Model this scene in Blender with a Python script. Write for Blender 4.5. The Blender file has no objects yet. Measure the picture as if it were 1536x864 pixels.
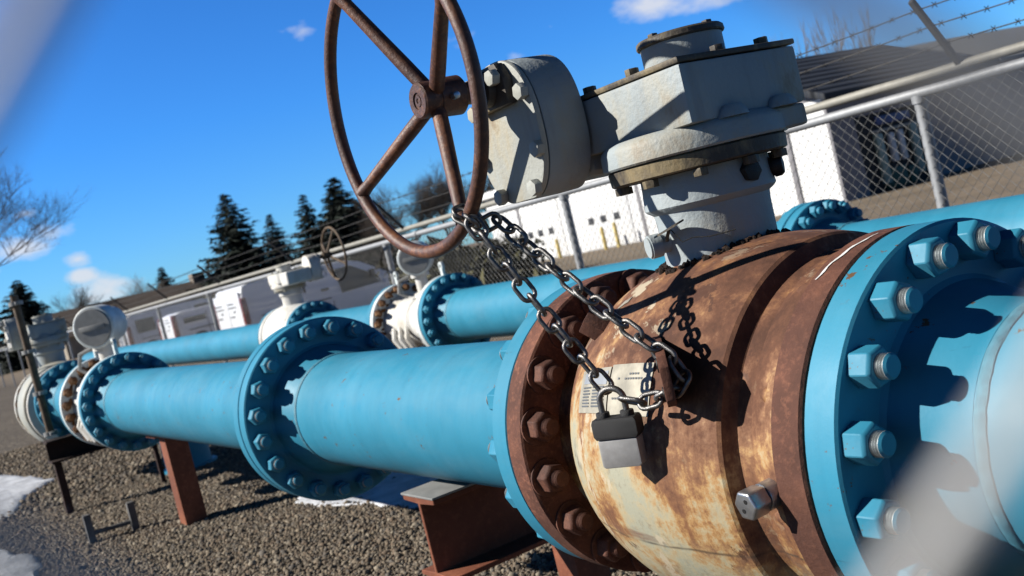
import bpy, bmesh, math, random
import numpy as np
from mathutils import Vector, Matrix, noise as mnoise

random.seed(7); RNG = np.random.default_rng(7)
S = 1.227                      # the scene is laid out in flange units, scaled to metres at the end
GZ = -0.64                     # ground level (pipe axis of the near line is z = 0)
sc = bpy.context.scene
COL = sc.collection
pi = math.pi
def rad(a): return math.radians(a)

# ------------------------------------------------------------------ camera
CAM = Vector((0.0, -1.20154, 0.39866))
RIGHT = Vector((0.52090, 0.81987, -0.23763)); DOWN = Vector((-0.08243, -0.22877, -0.96998)); FWD = Vector((-0.84963, 0.52485, -0.05159))
FPX = 1610.0
def ray(u, v): return FWD + RIGHT*((u-768)/FPX) + DOWN*((v-432)/FPX)
def on_y(u, v, y):
    d = ray(u, v); return CAM + d*((y-CAM.y)/d.y)
def on_x(u, v, x):
    d = ray(u, v); return CAM + d*((x-CAM.x)/d.x)
def on_z(u, v, z=GZ):
    d = ray(u, v); return CAM + d*((z-CAM.z)/d.z)
def at_depth(u, v, t): return CAM + ray(u, v)*t

# ------------------------------------------------------------------ node helpers
WHITES = {'gravel_ground': .62, 'gravel_stone': .64, 'rust_wheel': 1.0, 'rust_flange': .95, 'rust_nut': .95, 'rust_beam': 1.1, 'valve_body_rust': .80, 'grey_cast': .85, 'grey_plate': .8, 'near_wire': .9, 'fence_wire': .45, 'chain_steel': 1.0, 'white_cast': .88, 'white_rim': .88, 'white_siding': .95, 'old_snow': .85, 'van_white': 1.38, 'label_plate': .5, 'label_foil': .5, 'plate_white': .85, 'chalk': .85}
class NT:
    def __init__(s, name):
        s.alb = WHITES.get(name, .64)
        s.m = bpy.data.materials.new(name); s.m.use_nodes = True
        s.t = s.m.node_tree; s.t.nodes.clear()
        s.out = s.t.nodes.new('ShaderNodeOutputMaterial')
        s.b = s.t.nodes.new('ShaderNodeBsdfPrincipled')
        s.t.links.new(s.b.outputs[0], s.out.inputs[0])
        s.co = s.t.nodes.new('ShaderNodeTexCoord')
    def put(s, sock, v):
        if hasattr(v, 'is_output') or isinstance(v, bpy.types.NodeSocket): s.t.links.new(v, sock)
        elif isinstance(v, (tuple, list)) and sock.type == 'RGBA' and len(v) == 3: sock.default_value = (*v, 1)
        else: sock.default_value = v
    def set(s, **k):
        for n, v in k.items():
            if n == 'Base_Color' and isinstance(v, bpy.types.NodeSocket): v = s.mix(1.0, v, (s.alb,)*3, 'MULTIPLY')
            s.put(s.b.inputs[n.replace('_', ' ')], v)
        return s
    def vec(s, scale=(1, 1, 1), rot=(0, 0, 0), src='Object', loc=(0, 0, 0)):
        n = s.t.nodes.new('ShaderNodeMapping'); s.t.links.new(s.co.outputs[src], n.inputs[0])
        n.inputs['Scale'].default_value = scale; n.inputs['Rotation'].default_value = rot; n.inputs['Location'].default_value = loc
        return n.outputs[0]
    def noise(s, scale=5, detail=4, rough=.55, vec=None, dist=0, col=False):
        n = s.t.nodes.new('ShaderNodeTexNoise'); s.put(n.inputs['Vector'], vec if vec is not None else s.co.outputs['Object'])
        n.inputs['Scale'].default_value = scale; n.inputs['Detail'].default_value = detail; n.inputs['Roughness'].default_value = rough; n.inputs['Distortion'].default_value = dist
        return n.outputs['Color' if col else 'Fac']
    def voro(s, scale=5, vec=None, feat='F1', out='Distance'):
        n = s.t.nodes.new('ShaderNodeTexVoronoi'); n.feature = feat; s.put(n.inputs['Vector'], vec if vec is not None else s.co.outputs['Object'])
        n.inputs['Scale'].default_value = scale; return n.outputs[out]
    def ramp(s, fac, stops, interp='LINEAR'):
        n = s.t.nodes.new('ShaderNodeValToRGB'); s.put(n.inputs[0], fac); cr = n.color_ramp; cr.interpolation = interp
        while len(cr.elements) < len(stops): cr.elements.new(.5)
        for e, (p, c) in zip(cr.elements, stops):
            e.position = p; e.color = (c, c, c, 1) if isinstance(c, (int, float)) else (*c, 1)
        return n.outputs[0]
    def mix(s, f, a, b, mode='MIX'):
        n = s.t.nodes.new('ShaderNodeMix'); n.data_type = 'RGBA'; n.blend_type = mode
        s.put(n.inputs[0], f); s.put(n.inputs[6], a); s.put(n.inputs[7], b); return n.outputs[2]
    def math(s, op, a, b=0.0, c=None, clamp=False):
        n = s.t.nodes.new('ShaderNodeMath'); n.operation = op; n.use_clamp = clamp; s.put(n.inputs[0], a); s.put(n.inputs[1], b)
        if c is not None: s.put(n.inputs[2], c)
        return n.outputs[0]
    def sep(s, vec=None):
        n = s.t.nodes.new('ShaderNodeSeparateXYZ'); s.put(n.inputs[0], vec if vec is not None else s.co.outputs['Object']); return n.outputs
    def bump(s, h, strength=.3, dist=.01):
        n = s.t.nodes.new('ShaderNodeBump'); s.put(n.inputs['Height'], h); n.inputs['Strength'].default_value = strength; n.inputs['Distance'].default_value = dist
        s.t.links.new(n.outputs[0], s.b.inputs['Normal']); return s
    def attr(s, name):
        n = s.t.nodes.new('ShaderNodeAttribute'); n.attribute_name = name; return n.outputs['Color']

M = {}
def plain(name, col, rough=.6, metal=0.0, var=.25, scale=8, bump=0.0):
    n = NT(name); a = n.noise(scale, 5); d = tuple(c*(1-var) for c in col); l = tuple(min(1, c*(1+var)) for c in col)
    n.set(Base_Color=n.ramp(a, [(.3, d), (.7, l)]), Roughness=rough, Metallic=metal)
    if bump: n.bump(n.noise(scale*12, 3), bump, .004)
    M[name] = n.m; return n.m

def blue_paint(name, base=(.045, .325, .50), chips=True):
    n = NT(name)
    big = n.noise(2.2, 4); ring = n.noise(3.0, 6, .7, n.vec((9, .6, .6)))
    c = n.ramp(big, [(.3, tuple(x*.86 for x in base)), (.7, tuple(x*1.12 for x in base))])
    c = n.mix(n.math('MULTIPLY', n.ramp(ring, [(.45, 0), (.75, 1)]), .22), c, tuple(x*.62 for x in base))
    dust = n.noise(1.2, 6, .65, n.vec((2, 5, 5)))
    c = n.mix(n.math('MULTIPLY', n.ramp(dust, [(.5, 0), (.8, 1)]), .14), c, (.38, .50, .53))
    scr = n.noise(7, 8, .75, n.vec((1, 1, 9), (0.2, .5, 0)))
    c = n.mix(n.math('MULTIPLY', n.ramp(scr, [(.645, 0), (.70, 1)]), .38), c, (.03, .10, .14))
    if chips:
        ch = n.noise(26, 6, .7); pick = n.noise(4.0, 2)
        k = n.math('MULTIPLY', n.ramp(ch, [(.635, 0), (.655, 1)]), n.ramp(pick, [(.50, 0), (.58, 1)]))
        c = n.mix(k, c, (.17, .10, .055))
    n.set(Base_Color=c, Roughness=n.ramp(n.noise(14, 4), [(.3, .42), (.7, .6)]), Specular_IOR_Level=.3)
    n.bump(n.math('ADD', n.math('MULTIPLY', n.noise(150, 2), .35), n.noise(16, 3)), .12, .004)
    M[name] = n.m; return n.m
blue_paint('blue_paint')
blue_paint('blue_paint_far', chips=False)
plain('weld_blue', (.085, .31, .43), .5, 0, .2, 60, .5)

def rusty(name, a, b, c, rough=.82, scale=9, bump=.45, spec=.3):
    n = NT(name); f = n.noise(scale, 8, .66); g = n.noise(scale*9, 5, .7); h = n.noise(scale*.4, 3)
    k = n.ramp(f, [(.30, a), (.52, b), (.72, c)])
    k = n.mix(n.ramp(g, [(.5, 0), (.72, .75)]), k, tuple(x*1.5 for x in c))
    k = n.mix(n.ramp(h, [(.42, .65), (.6, 0)]), k, a)
    n.set(Base_Color=k, Roughness=rough, Specular_IOR_Level=spec)
    n.bump(n.math('ADD', g, n.math('MULTIPLY', f, 1.5)), bump, .004); M[name] = n.m; return n.m
rusty('rust_flange', (.060, .026, .018), (.135, .055, .036), (.205, .085, .05))
rusty('rust_nut', (.045, .020, .014), (.105, .042, .028), (.165, .07, .042), .7, 14)
rusty('rust_wheel', (.045, .021, .016), (.095, .040, .026), (.21, .085, .035), .5, 10, .4, .45)
rusty('rust_beam', (.11, .036, .019), (.20, .065, .034), (.25, .09, .046), .8, 5, .2)
rusty('rust_dark', (.02, .012, .01), (.05, .024, .018), (.08, .036, .025), .85, 6, .2)
rusty('crust', (.012, .009, .007), (.04, .022, .013), (.09, .045, .022), .9, 40, .9)
rusty('orange_rust', (.05, .02, .012), (.28, .11, .03), (.5, .36, .22), .85, 12, .6)

def body_rust():
    n = NT('valve_body_rust'); z = n.sep()[2]; x = n.sep()[0]
    t = n.math('DIVIDE', n.math('SUBTRACT', z, .785), .37)          # -1 bottom .. 1 top of the ball
    big = n.noise(3.4, 6, .6, None, .4); streak = n.noise(1.0, 7, .65, n.vec((15, 15, 1.7)), .5); fine = n.noise(60, 6, .7); mid = n.noise(12, 6, .65, None, .3)
    band = n.noise(1.0, 5, .6, n.vec((2.5, 2.5, 16)))
    v = n.math('ADD', n.math('MULTIPLY', t, .52), n.math('MULTIPLY', n.math('SUBTRACT', big, .5), 2.7))
    v = n.math('ADD', v, n.math('MULTIPLY', n.math('SUBTRACT', streak, .5), 1.9))
    v = n.math('ADD', v, n.math('MULTIPLY', n.math('SUBTRACT', mid, .5), 1.3))
    v = n.math('ADD', v, n.math('MULTIPLY', n.math('SUBTRACT', n.noise(42, 6, .75), .5), 1.2))
    v = n.math('ADD', v, n.math('MULTIPLY', n.math('ABSOLUTE', n.math('SUBTRACT', x, -.09)), .75))
    v = n.math('ADD', v, .07)
    c = n.ramp(n.math('ADD', n.math('MULTIPLY', v, .5), .35), [(.16, (.41, .40, .30)), (.33, (.50, .41, .25)), (.43, (.47, .27, .11)), (.54, (.26, .12, .055)), (.70, (.145, .062, .034)), (.92, (.085, .036, .021))])
    # pale primer islands, green-grey weathering lower down, dark purple rust bands
    c = n.mix(n.math('MULTIPLY', n.ramp(n.noise(7, 6, .7), [(.58, 0), (.66, 1)]), n.ramp(t, [(.0, .5), (.75, 0)])), c, (.56, .47, .30))
    c = n.mix(n.math('MULTIPLY', n.ramp(band, [(.56, 0), (.68, 1)]), n.ramp(n.math('ABSOLUTE', n.math('ADD', t, .28)), [(0, .8), (.22, 0)])), c, (.17, .06, .04))
    low = n.ramp(n.math('MULTIPLY', t, -1.0), [(.25, 0), (.6, .7)])
    c = n.mix(n.math('MULTIPLY', low, n.ramp(mid, [(.4, 0), (.6, 1)])), c, (.36, .37, .27))
    c = n.mix(n.ramp(fine, [(.55, 0), (.75, .45)]), c, (.10, .045, .024))
    flake = n.noise(16, 8, .72, n.vec((1, 1, .55)), .3)
    c = n.mix(n.math('MULTIPLY', n.ramp(flake, [(.575, 0), (.60, .85)]), n.ramp(n.noise(3.2, 3), [(.46, 0), (.6, 1)])), c, (.085, .036, .022))
    c = n.mix(n.math('MULTIPLY', n.ramp(n.noise(11, 7, .7, n.vec((1, 1, .6), (0, 0, 0), 'Object', (3, 1, 2)), .3), [(.58, 0), (.61, .8)]), n.ramp(n.noise(2.8, 3, .5, n.vec((1, 1, 1), (0, 0, 0), 'Object', (5, 2, 1))), [(.47, 0), (.58, 1)])), c, (.58, .50, .36))
    sl = n.math('ABSOLUTE', n.math('SUBTRACT', n.math('ADD', z, n.math('MULTIPLY', n.noise(5, 2), .02)), .672))
    c = n.mix(n.math('MULTIPLY', n.ramp(sl, [(.0008, .8), (.0028, 0)]), n.ramp(n.noise(9, 2), [(.35, 0), (.5, 1)])), c, (.06, .045, .035))
    n.set(Base_Color=c, Roughness=n.ramp(v, [(.2, .55), (.7, .85)]), Specular_IOR_Level=.35)
    n.bump(n.math('ADD', n.math('MULTIPLY', fine, .6), n.math('ADD', mid, streak)), .28, .005); M['body'] = n.m
body_rust()

def grey_paint(name, base, stain=.6, speck=True):
    n = NT(name); a = n.noise(4, 5); st = n.noise(5, 7, .7, n.vec((1, 1, .5))); ed = n.noise(22, 6, .7)
    c = n.ramp(a, [(.3, tuple(x*.82 for x in base)), (.7, tuple(x*1.1 for x in base))])
    c = n.mix(n.math('MULTIPLY', n.ramp(st, [(.48, 0), (.64, 1)]), stain), c, (.46, .36, .19))
    c = n.mix(n.math('MULTIPLY', n.ramp(st, [(.60, 0), (.70, 1)]), stain), c, (.15, .065, .028))
    if speck: c = n.mix(n.ramp(ed, [(.70, 0), (.74, .9)]), c, (.10, .05, .03))
    dr = n.noise(1, 5, .6, n.vec((24, 24, 2)))
    c = n.mix(n.ramp(dr, [(.58, 0), (.78, .3)]), c, (.16, .14, .12))
    n.set(Base_Color=c, Roughness=.6, Specular_IOR_Level=.35)
    n.bump(n.math('ADD', n.noise(110, 3), n.math('MULTIPLY', n.noise(24, 4), .8)), .30, .005); M[name] = n.m
grey_paint('grey_cast', (.345, .39, .405), .45); grey_paint('grey_plate', (.44, .45, .41), .6); grey_paint('white_cast', (.72, .71, .67), .35, False)
grey_paint('grey_rust', (.10, .085, .07), .9)
plain('white_rim', (.66, .71, .70), .5); plain('galvanised', (.46, .47, .48), .6, .4, .12, 30, .1); plain('galv_dull', (.36, .36, .345), .6, .3, .15, 20)
plain('beige_rail', (.42, .40, .34), .6, .1, .15, 20)
plain('fence_wire', (.40, .40, .39), .5, .5, .1, 20); plain('near_wire', (.50, .49, .47), .5, .1, .12, 40)
plain('chain_steel', (.16, .155, .15), .40, .85, .4, 60, .25); plain('lock_steel', (.46, .45, .44), .55, .25, .12, 60, .1); plain('lock_side', (.035, .035, .037), .45)
plain('lock_rubber', (.022, .022, .024), .6, 0, .3, 90, .5); plain('bright_steel', (.62, .63, .65), .3, .85, .2, 50, .1)
plain('black_iron', (.02, .019, .018), .55, .3, .3, 30, .3); plain('label_plate', (.60, .55, .43), .55, .1, .35, 25); plain('label_ink', (.13, .14, .15), .6)
plain('label_foil', (.66, .68, .68), .4, .3, .15, 25)
plain('chalk', (.72, .72, .70), .9, 0, .2, 60); plain('stud_thread', (.46, .50, .50), .5, .3, .3, 80); plain('flange_gap', (.02, .025, .025), .9)
plain('van_white', (.62, .63, .66), .35, 0, .05, 2); plain('van_glass', (.012, .022, .020), .35, 0, .4, 3); plain('tail_red', (.30, .02, .02), .2); plain('tyre', (.015, .015, .016), .8)
plain('van_trim', (.03, .03, .035), .5); plain('wheel_silver', (.4, .4, .42), .35, .7); plain('plate_white', (.6, .6, .6), .5)
plain('yellow_paint', (.80, .60, .16), .6); plain('bark', (.085, .062, .045), .9, 0, .4, 12); plain('twig', (.10, .078, .062), .9, 0, .3, 5); plain('twig_pale', (.34, .27, .21), .9, 0, .3, 5)
plain('twig_dark', (.055, .05, .046), .7, .1, .3, 20); plain('pole_rust', (.15, .095, .05), .7, 0, .4, 20, .3); plain('stake_grey', (.13, .125, .12), .8, 0, .3, 20)
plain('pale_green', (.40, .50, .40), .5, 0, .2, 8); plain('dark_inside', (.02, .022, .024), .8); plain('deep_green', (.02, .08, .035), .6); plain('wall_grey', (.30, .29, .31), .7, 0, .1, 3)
plain('shed_blue', (.06, .10, .30), .5); plain('house_wall', (.30, .25, .20), .8); plain('house_roof', (.10, .075, .06), .8, 0, .3, 4); plain('tan_wall', (.42, .36, .28), .8, 0, .15, 3)

def facade():
    n = NT('white_siding'); x = n.sep()
    w = n.t.nodes.new('ShaderNodeTexWave'); w.bands_direction = 'Z'; n.t.links.new(n.vec((1, 1, 1)), w.inputs[0]); w.inputs['Scale'].default_value = 1.2
    a = n.noise(.5, 5, .6, n.vec((1, 1, .3)))
    n.set(Base_Color=n.ramp(a, [(.3, (.64, .64, .64)), (.7, (.80, .80, .78))]), Roughness=.55); n.bump(w.outputs['Fac'], .15, .02); M['white_siding'] = n.m
facade()
def roof():
    n = NT('slate_roof'); w = n.t.nodes.new('ShaderNodeTexWave'); w.bands_direction = 'X'; n.t.links.new(n.vec((1, 1, 1)), w.inputs[0]); w.inputs['Scale'].default_value = .8; w.inputs['Distortion'].default_value = .4
    n.set(Base_Color=n.mix(n.noise(.8, 5), (.012, .016, .024), (.03, .036, .048)), Roughness=.7); n.bump(w.outputs['Fac'], .9, .08); M['slate_roof'] = n.m
roof()
def gravel():
    n = NT('gravel_ground'); v = n.vec((1, 1, 1))
    big = n.noise(.35, 5, .6); cell = n.voro(38, None, 'F1', 'Color'); dist = n.voro(38)
    tone = n.sep(cell)[0]
    g = n.ramp(tone, [(0, (.055, .045, .036)), (.4, (.13, .105, .08)), (.75, (.22, .18, .135)), (1, (.36, .31, .25))])
    dirt = n.ramp(n.noise(.9, 6), [(.3, (.22, .175, .125)), (.7, (.34, .27, .195))])
    y = n.sep()[1]
    far = n.math('MULTIPLY_ADD', y, .45, -.45*3.4, True)
    g = n.mix(n.ramp(big, [(.4, .35), (.65, 0)]), g, (.10, .085, .068))
    n.set(Base_Color=n.mix(far, g, dirt), Roughness=.95, Specular_IOR_Level=.2)
    n.bump(n.math('SUBTRACT', 1.0, dist), .6, .012); M['gravel'] = n.m
gravel()
def stone():
    n = NT('gravel_stone'); n.set(Base_Color=n.mix(.35, n.attr('tone'), n.mix(n.noise(30, 3), (.07, .05, .035), (.38, .31, .22)), 'MIX'), Roughness=.9); M['stone'] = n.m
stone()
def snow():
    n = NT('old_snow'); n.set(Base_Color=n.ramp(n.noise(7, 6, .65), [(.3, (.42, .43, .45)), (.65, (.74, .76, .80))]), Roughness=.7, Subsurface_Weight=.0)
    n.bump(n.noise(18, 5, .65), .6, .02); M['snow'] = n.m
snow()
def needle():
    n = NT('spruce_needles'); n.set(Base_Color=n.mix(n.attr('tone'), (.007, .016, .014), (.035, .058, .038)), Roughness=.7); M['needle'] = n.m
needle()
def hedge():
    n = NT('brush_leaves'); n.set(Base_Color=n.mix(n.attr('tone'), (.03, .028, .016), (.16, .15, .06)), Roughness=.9); M['brush'] = n.m
hedge()

# ------------------------------------------------------------------ mesh helpers
def new(): return bmesh.new()
def merge(dst, src, mi=None):
    if mi is not None:
        for f in src.faces: f.material_index = mi
    me = bpy.data.meshes.new('tmp'); src.to_mesh(me); src.free(); dst.from_mesh(me); bpy.data.meshes.remove(me)
def axis_map(axis):
    return {'X': lambda a, p, q: (a, p, q), 'Y': lambda a, p, q: (q, a, p), 'Z': lambda a, p, q: (p, q, a)}[axis]
def lathe(bm, prof, c=(0, 0, 0), axis='X', seg=48, mi=None, closed=False):
    t = new(); mp = axis_map(axis); c = Vector(c); rings = []
    for a, r in prof:
        if r < 1e-6: rings.append([t.verts.new(Vector(mp(a, 0, 0))+c)])
        else: rings.append([t.verts.new(Vector(mp(a, r*math.cos(2*pi*k/seg), r*math.sin(2*pi*k/seg)))+c) for k in range(seg)])
    pr = list(zip(rings, rings[1:]))
    if closed: pr.append((rings[-1], rings[0]))
    for A, B in pr:
        for k in range(seg):
            k2 = (k+1) % seg
            if len(A) == 1 and len(B) == 1: continue
            if len(A) == 1: t.faces.new((A[0], B[k], B[k2]))
            elif len(B) == 1: t.faces.new((A[k], B[0], A[k2]))
            else: t.faces.new((A[k], B[k], B[k2], A[k2]))
    bmesh.ops.recalc_face_normals(t, faces=t.faces); merge(bm, t, mi)
def prism(bm, poly, h0, h1, fn, bev=0, seg=2, mi=None):
    """extrude a 2-D polygon from h0 to h1; fn(p, q, h) gives the point"""
    t = new(); A = [t.verts.new(fn(p, q, h0)) for p, q in poly]; B = [t.verts.new(fn(p, q, h1)) for p, q in poly]
    n = len(poly); t.faces.new(A); t.faces.new(B[::-1])
    for k in range(n): t.faces.new((A[k], A[(k+1) % n], B[(k+1) % n], B[k]))
    bmesh.ops.recalc_face_normals(t, faces=t.faces)
    if bev: bmesh.ops.bevel(t, geom=[e for e in t.edges if e.calc_face_angle(0) > .5], offset=bev, segments=seg, profile=.6, affect='EDGES', clamp_overlap=True)
    merge(bm, t, mi)
def box(bm, lo, hi, bev=0, mi=None, seg=2, mat=None):
    t = new(); r = bmesh.ops.create_cube(t, size=1.0)
    for v in t.verts: v.co = Vector([lo[i]+(v.co[i]+.5)*(hi[i]-lo[i]) for i in range(3)])
    if bev: bmesh.ops.bevel(t, geom=t.edges[:], offset=bev, segments=seg, profile=.6, affect='EDGES', clamp_overlap=True)
    if mat is not None: bmesh.ops.transform(t, matrix=mat, verts=t.verts)
    merge(bm, t, mi)
def tube(bm, pts, r, seg=8, closed=False, mi=None, caps=True):
    t = new(); pts = [Vector(p) for p in pts]; n = len(pts); R = r if isinstance(r, (list, tuple)) else [r]*n
    up = None; rings = []
    for i, p in enumerate(pts):
        if closed: d = pts[(i+1) % n]-pts[i-1]
        else: d = pts[min(i+1, n-1)]-pts[max(i-1, 0)]
        d.normalize()
        if up is None: up = d.orthogonal().normalized()
        up = (up-d*up.dot(d)); up = up.normalized() if up.length > 1e-6 else d.orthogonal().normalized()
        w = d.cross(up)
        rings.append([t.verts.new(p+(up*math.cos(2*pi*k/seg)+w*math.sin(2*pi*k/seg))*R[i]) for k in range(seg)])
    rng = range(n) if closed else range(n-1)
    for i in rng:
        A, B = rings[i], rings[(i+1) % n]
        for k in range(seg): t.faces.new((A[k], A[(k+1) % seg], B[(k+1) % seg], B[k]))
    if not closed and caps: t.faces.new(rings[0][::-1]); t.faces.new(rings[-1])
    merge(bm, t, mi)
def bar(bm, a, b, r, seg=12, r2=None, mi=None): tube(bm, [a, b], [r, r if r2 is None else r2], seg, mi=mi)

def finish_mesh(me, smooth=True, angle=38):
    if smooth:
        for p in me.polygons: p.use_smooth = True
        me.set_sharp_from_angle(angle=rad(angle))
def wloc(o):
    v = Vector(o.location); p = o.parent
    while p: v = v+Vector(p.location); p = p.parent
    return v
def obj(name, bm, mats, parent=None, smooth=True, angle=38, at=None):
    """link one mesh; bm in scene coordinates (relative to 'at' when given)"""
    me = bpy.data.meshes.new(name)
    off = Vector((0, 0, 0)) if at is not None else (wloc(parent) if parent else Vector((0, 0, 0)))
    for v in bm.verts: v.co -= off
    bm.to_mesh(me); bm.free(); finish_mesh(me, smooth, angle)
    for m in ([mats] if isinstance(mats, str) else mats): me.materials.append(M[m])
    return link(name, me, parent, at)
def link(name, me, parent=None, at=None, rot=None):
    o = bpy.data.objects.new(name, me); COL.objects.link(o)
    if parent: o.parent = parent
    if at is not None: o.location = Vector(at)-(wloc(parent) if parent else Vector((0, 0, 0)))
    if rot is not None: o.rotation_euler = rot
    return o
def tag(o, label=None, cat=None, group=None, kind=None):
    if label: o['label'] = label
    if cat: o['category'] = cat
    if group: o['group'] = group
    if kind: o['kind'] = kind
    return o
def thing(name, loc, label, cat, group=None):
    o = bpy.data.objects.new(name, None); COL.objects.link(o); o.location = loc; o.empty_display_size = .1
    return tag(o, label, cat, group)
def raw(name, verts, faces, mat, parent=None, at=None, tone=None, smooth=False):
    me = bpy.data.meshes.new(name); me.from_pydata(verts, [], faces) if not isinstance(verts, np.ndarray) else None
    if isinstance(verts, np.ndarray):
        nf, k = faces.shape
        me.vertices.add(len(verts)); me.vertices.foreach_set('co', verts.astype(np.float32).ravel())
        me.loops.add(nf*k); me.loops.foreach_set('vertex_index', faces.astype(np.int32).ravel())
        me.polygons.add(nf); me.polygons.foreach_set('loop_start', np.arange(0, nf*k, k, dtype=np.int32)); me.polygons.foreach_set('loop_total', np.full(nf, k, np.int32))
        me.update(calc_edges=True)
    if tone is not None:
        a = me.color_attributes.new('tone', 'FLOAT_COLOR', 'POINT'); a.data.foreach_set('color', tone.astype(np.float32).ravel())
    me.materials.append(M[mat])
    if smooth:
        for p in me.polygons: p.use_smooth = True
    return link(name, me, parent, at)

# ------------------------------------------------------------------ nuts and flanges
def hexpoly(af, rot=0): return [(af/math.sqrt(3)*math.cos(rot+k*pi/3), af/math.sqrt(3)*math.sin(rot+k*pi/3)) for k in range(6)]
NUTS = {}
def nut_mesh(kind, mat, far=False):
    key = (kind, mat, far)
    if key in NUTS: return NUTS[key]
    af, h, rs, ps = (.0460, .033, .0160, .0490)
    b = new(); t = new(); A = [t.verts.new((0, *p)) for p in hexpoly(af)]; Bv = [t.verts.new((h*.86, *p)) for p in hexpoly(af)]; C = [t.verts.new((h, p[0]*.86, p[1]*.86)) for p in hexpoly(af)]
    t.faces.new(A); t.faces.new(C[::-1])
    for k in range(6):
        j = (k+1) % 6; t.faces.new((A[k], A[j], Bv[j], Bv[k])); t.faces.new((Bv[k], Bv[j], C[j], C[k]))
    bmesh.ops.recalc_face_normals(t, faces=t.faces)
    bmesh.ops.bevel(t, geom=[e for e in t.edges], offset=.0012, segments=1, affect='EDGES')
    merge(b, t)
    if kind == 'washer': lathe(b, [(.0, 0), (.0, .034), (.004, .034), (.005, .032), (.005, 0)], seg=24)
    s = new(); prof = [(h*.5, rs)]
    a = h+.001
    while a < ps-.004: prof += [(a, rs), (a+.0018, rs-.0022), (a+.0036, rs)]; a += .0038
    tip = [(ps-.003, rs), (ps, rs-.003), (ps, 0)]; prof += tip[:1]
    if far: prof = [(h*.5, rs), (ps-.003, rs), (ps, rs-.003), (ps, 0)]
    lathe(s, prof, seg=18, mi=0 if far else 1)
    if not far: lathe(s, tip, seg=18, mi=0)
    if far:
        merge(b, s); me2 = None
    else:
        me2 = bpy.data.meshes.new('stud'); s.to_mesh(me2); s.free(); finish_mesh(me2); me2.materials.append(M[mat]); me2.materials.append(M['stud_thread' if mat.startswith('blue') else mat])
    me = bpy.data.meshes.new('nut'); b.to_mesh(me); b.free(); finish_mesh(me, angle=25); me.materials.append(M[mat])
    NUTS[key] = (me, me2); return NUTS[key]
def nuts(parent, x, c, count, rbc, a0, mat, kind='plain', sign=1, far=False, arc=None):
    me, st = nut_mesh(kind, mat, far)
    for k in range(count):
        a = a0+2*pi*k/count
        p = Vector((x, c[0]-rbc*math.cos(a), c[1]+rbc*math.sin(a)))
        rx = random.uniform(0, pi/3)
        rot = (rx, 0, 0) if sign > 0 else (rx, 0, pi)
        o = link('nut', me, parent, p, rot)
        if st is not None: link('stud', st, o)
def flange_prof(x0, x1, r, rin, b=.004):
    return [(x0, rin), (x0, r-b), (x0+b*.6, r), (x1-b*.6, r), (x1, r-b), (x1, rin)]

# ------------------------------------------------------------------ ground, sky
SUN_AZ, SUN_EL = 60.0, 32.0     # direction the light travels (azimuth) and height of the sun
g = new(); N = 60
R_ = [0, 3, 6, 10, 16, 25, 40, 70, 120, 220, 420]
rings = []
for r in R_: rings.append([g.verts.new((-8+r*math.cos(2*pi*k/N), 2+r*math.sin(2*pi*k/N), GZ)) for k in range(N)] if r else [g.verts.new((-8, 2, GZ))])
for A, B in zip(rings, rings[1:]):
    for k in range(N):
        if len(A) == 1: g.faces.new((A[0], B[k], B[(k+1) % N]))
        else: g.faces.new((A[k], B[k], B[(k+1) % N], A[(k+1) % N]))
bmesh.ops.recalc_face_normals(g, faces=g.faces)
o = obj('ground', g, 'gravel'); tag(o, 'brown gravel and dirt ground of the pipe yard', None, None, 'structure')

def stones(n, x0, x1, y0, y1, smin, smax):
    ico = bmesh.new(); bmesh.ops.create_icosphere(ico, subdivisions=1, radius=1.0); bv = np.array([v.co[:] for v in ico.verts]); bf = np.array([[v.index for v in f.verts] for f in ico.faces]); ico.free()
    k = len(bv); pos = np.stack([RNG.uniform(x0, x1, n), RNG.uniform(y0, y1, n), np.zeros(n)], 1)
    # keep what the picture sees, thinner far away
    s = RNG.uniform(smin, smax, n)*RNG.uniform(.6, 1.25, n)
    pos[:, 2] = GZ+s*.12
    A = RNG.uniform(-1, 1, (n, 3, 3)); q, _ = np.linalg.qr(A)
    sc3 = np.stack([s*RNG.uniform(.8, 1.3, n), s*RNG.uniform(.7, 1.1, n), s*RNG.uniform(.45, .8, n)], 1)
    v = bv[None]*RNG.uniform(.82, 1.18, (n, k, 1))*sc3[:, None, :]
    v = np.einsum('nkc,ndc->nkd', v, q*np.array([1, 1, 1])) + pos[:, None, :]
    f = bf[None]+(np.arange(n)*k)[:, None, None]
    pal = np.array([[.085, .062, .042], [.17, .125, .085], [.26, .20, .135], [.36, .285, .195], [.46, .39, .29], [.22, .145, .09], [.15, .135, .12]])
    c = pal[RNG.integers(0, len(pal), n)]*RNG.uniform(.75, 1.2, (n, 1)); tone = np.repeat(np.concatenate([c, np.ones((n, 1))], 1), k, 0)
    return v.reshape(-1, 3), f.reshape(-1, 3), tone
parts = [stones(105000, -7.6, -2.0, -.95, 1.4, .0052, .0115), stones(5000, -7.6, -2.0, -.95, 1.4, .011, .019), stones(26000, -2.0, .8, -1.15, 1.4, .007, .014), stones(16000, -9.5, -1.0, -1.9, -.95, .008, .015), stones(20000, -12, .5, 1.4, 2.95, .010, .018), stones(14000, -13, -7.6, -1.2, 1.9, .012, .022)]
V = np.concatenate([p[0] for p in parts]); F = np.concatenate([p[1]+sum(len(q[0]) for q in parts[:i]) for i, p in enumerate(parts)]); T = np.concatenate([p[2] for p in parts])
o = raw('gravel', V, F, 'stone', tone=T); tag(o, 'coarse tan and brown pebbles covering the ground under the pipes', None, None, 'stuff')

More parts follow.
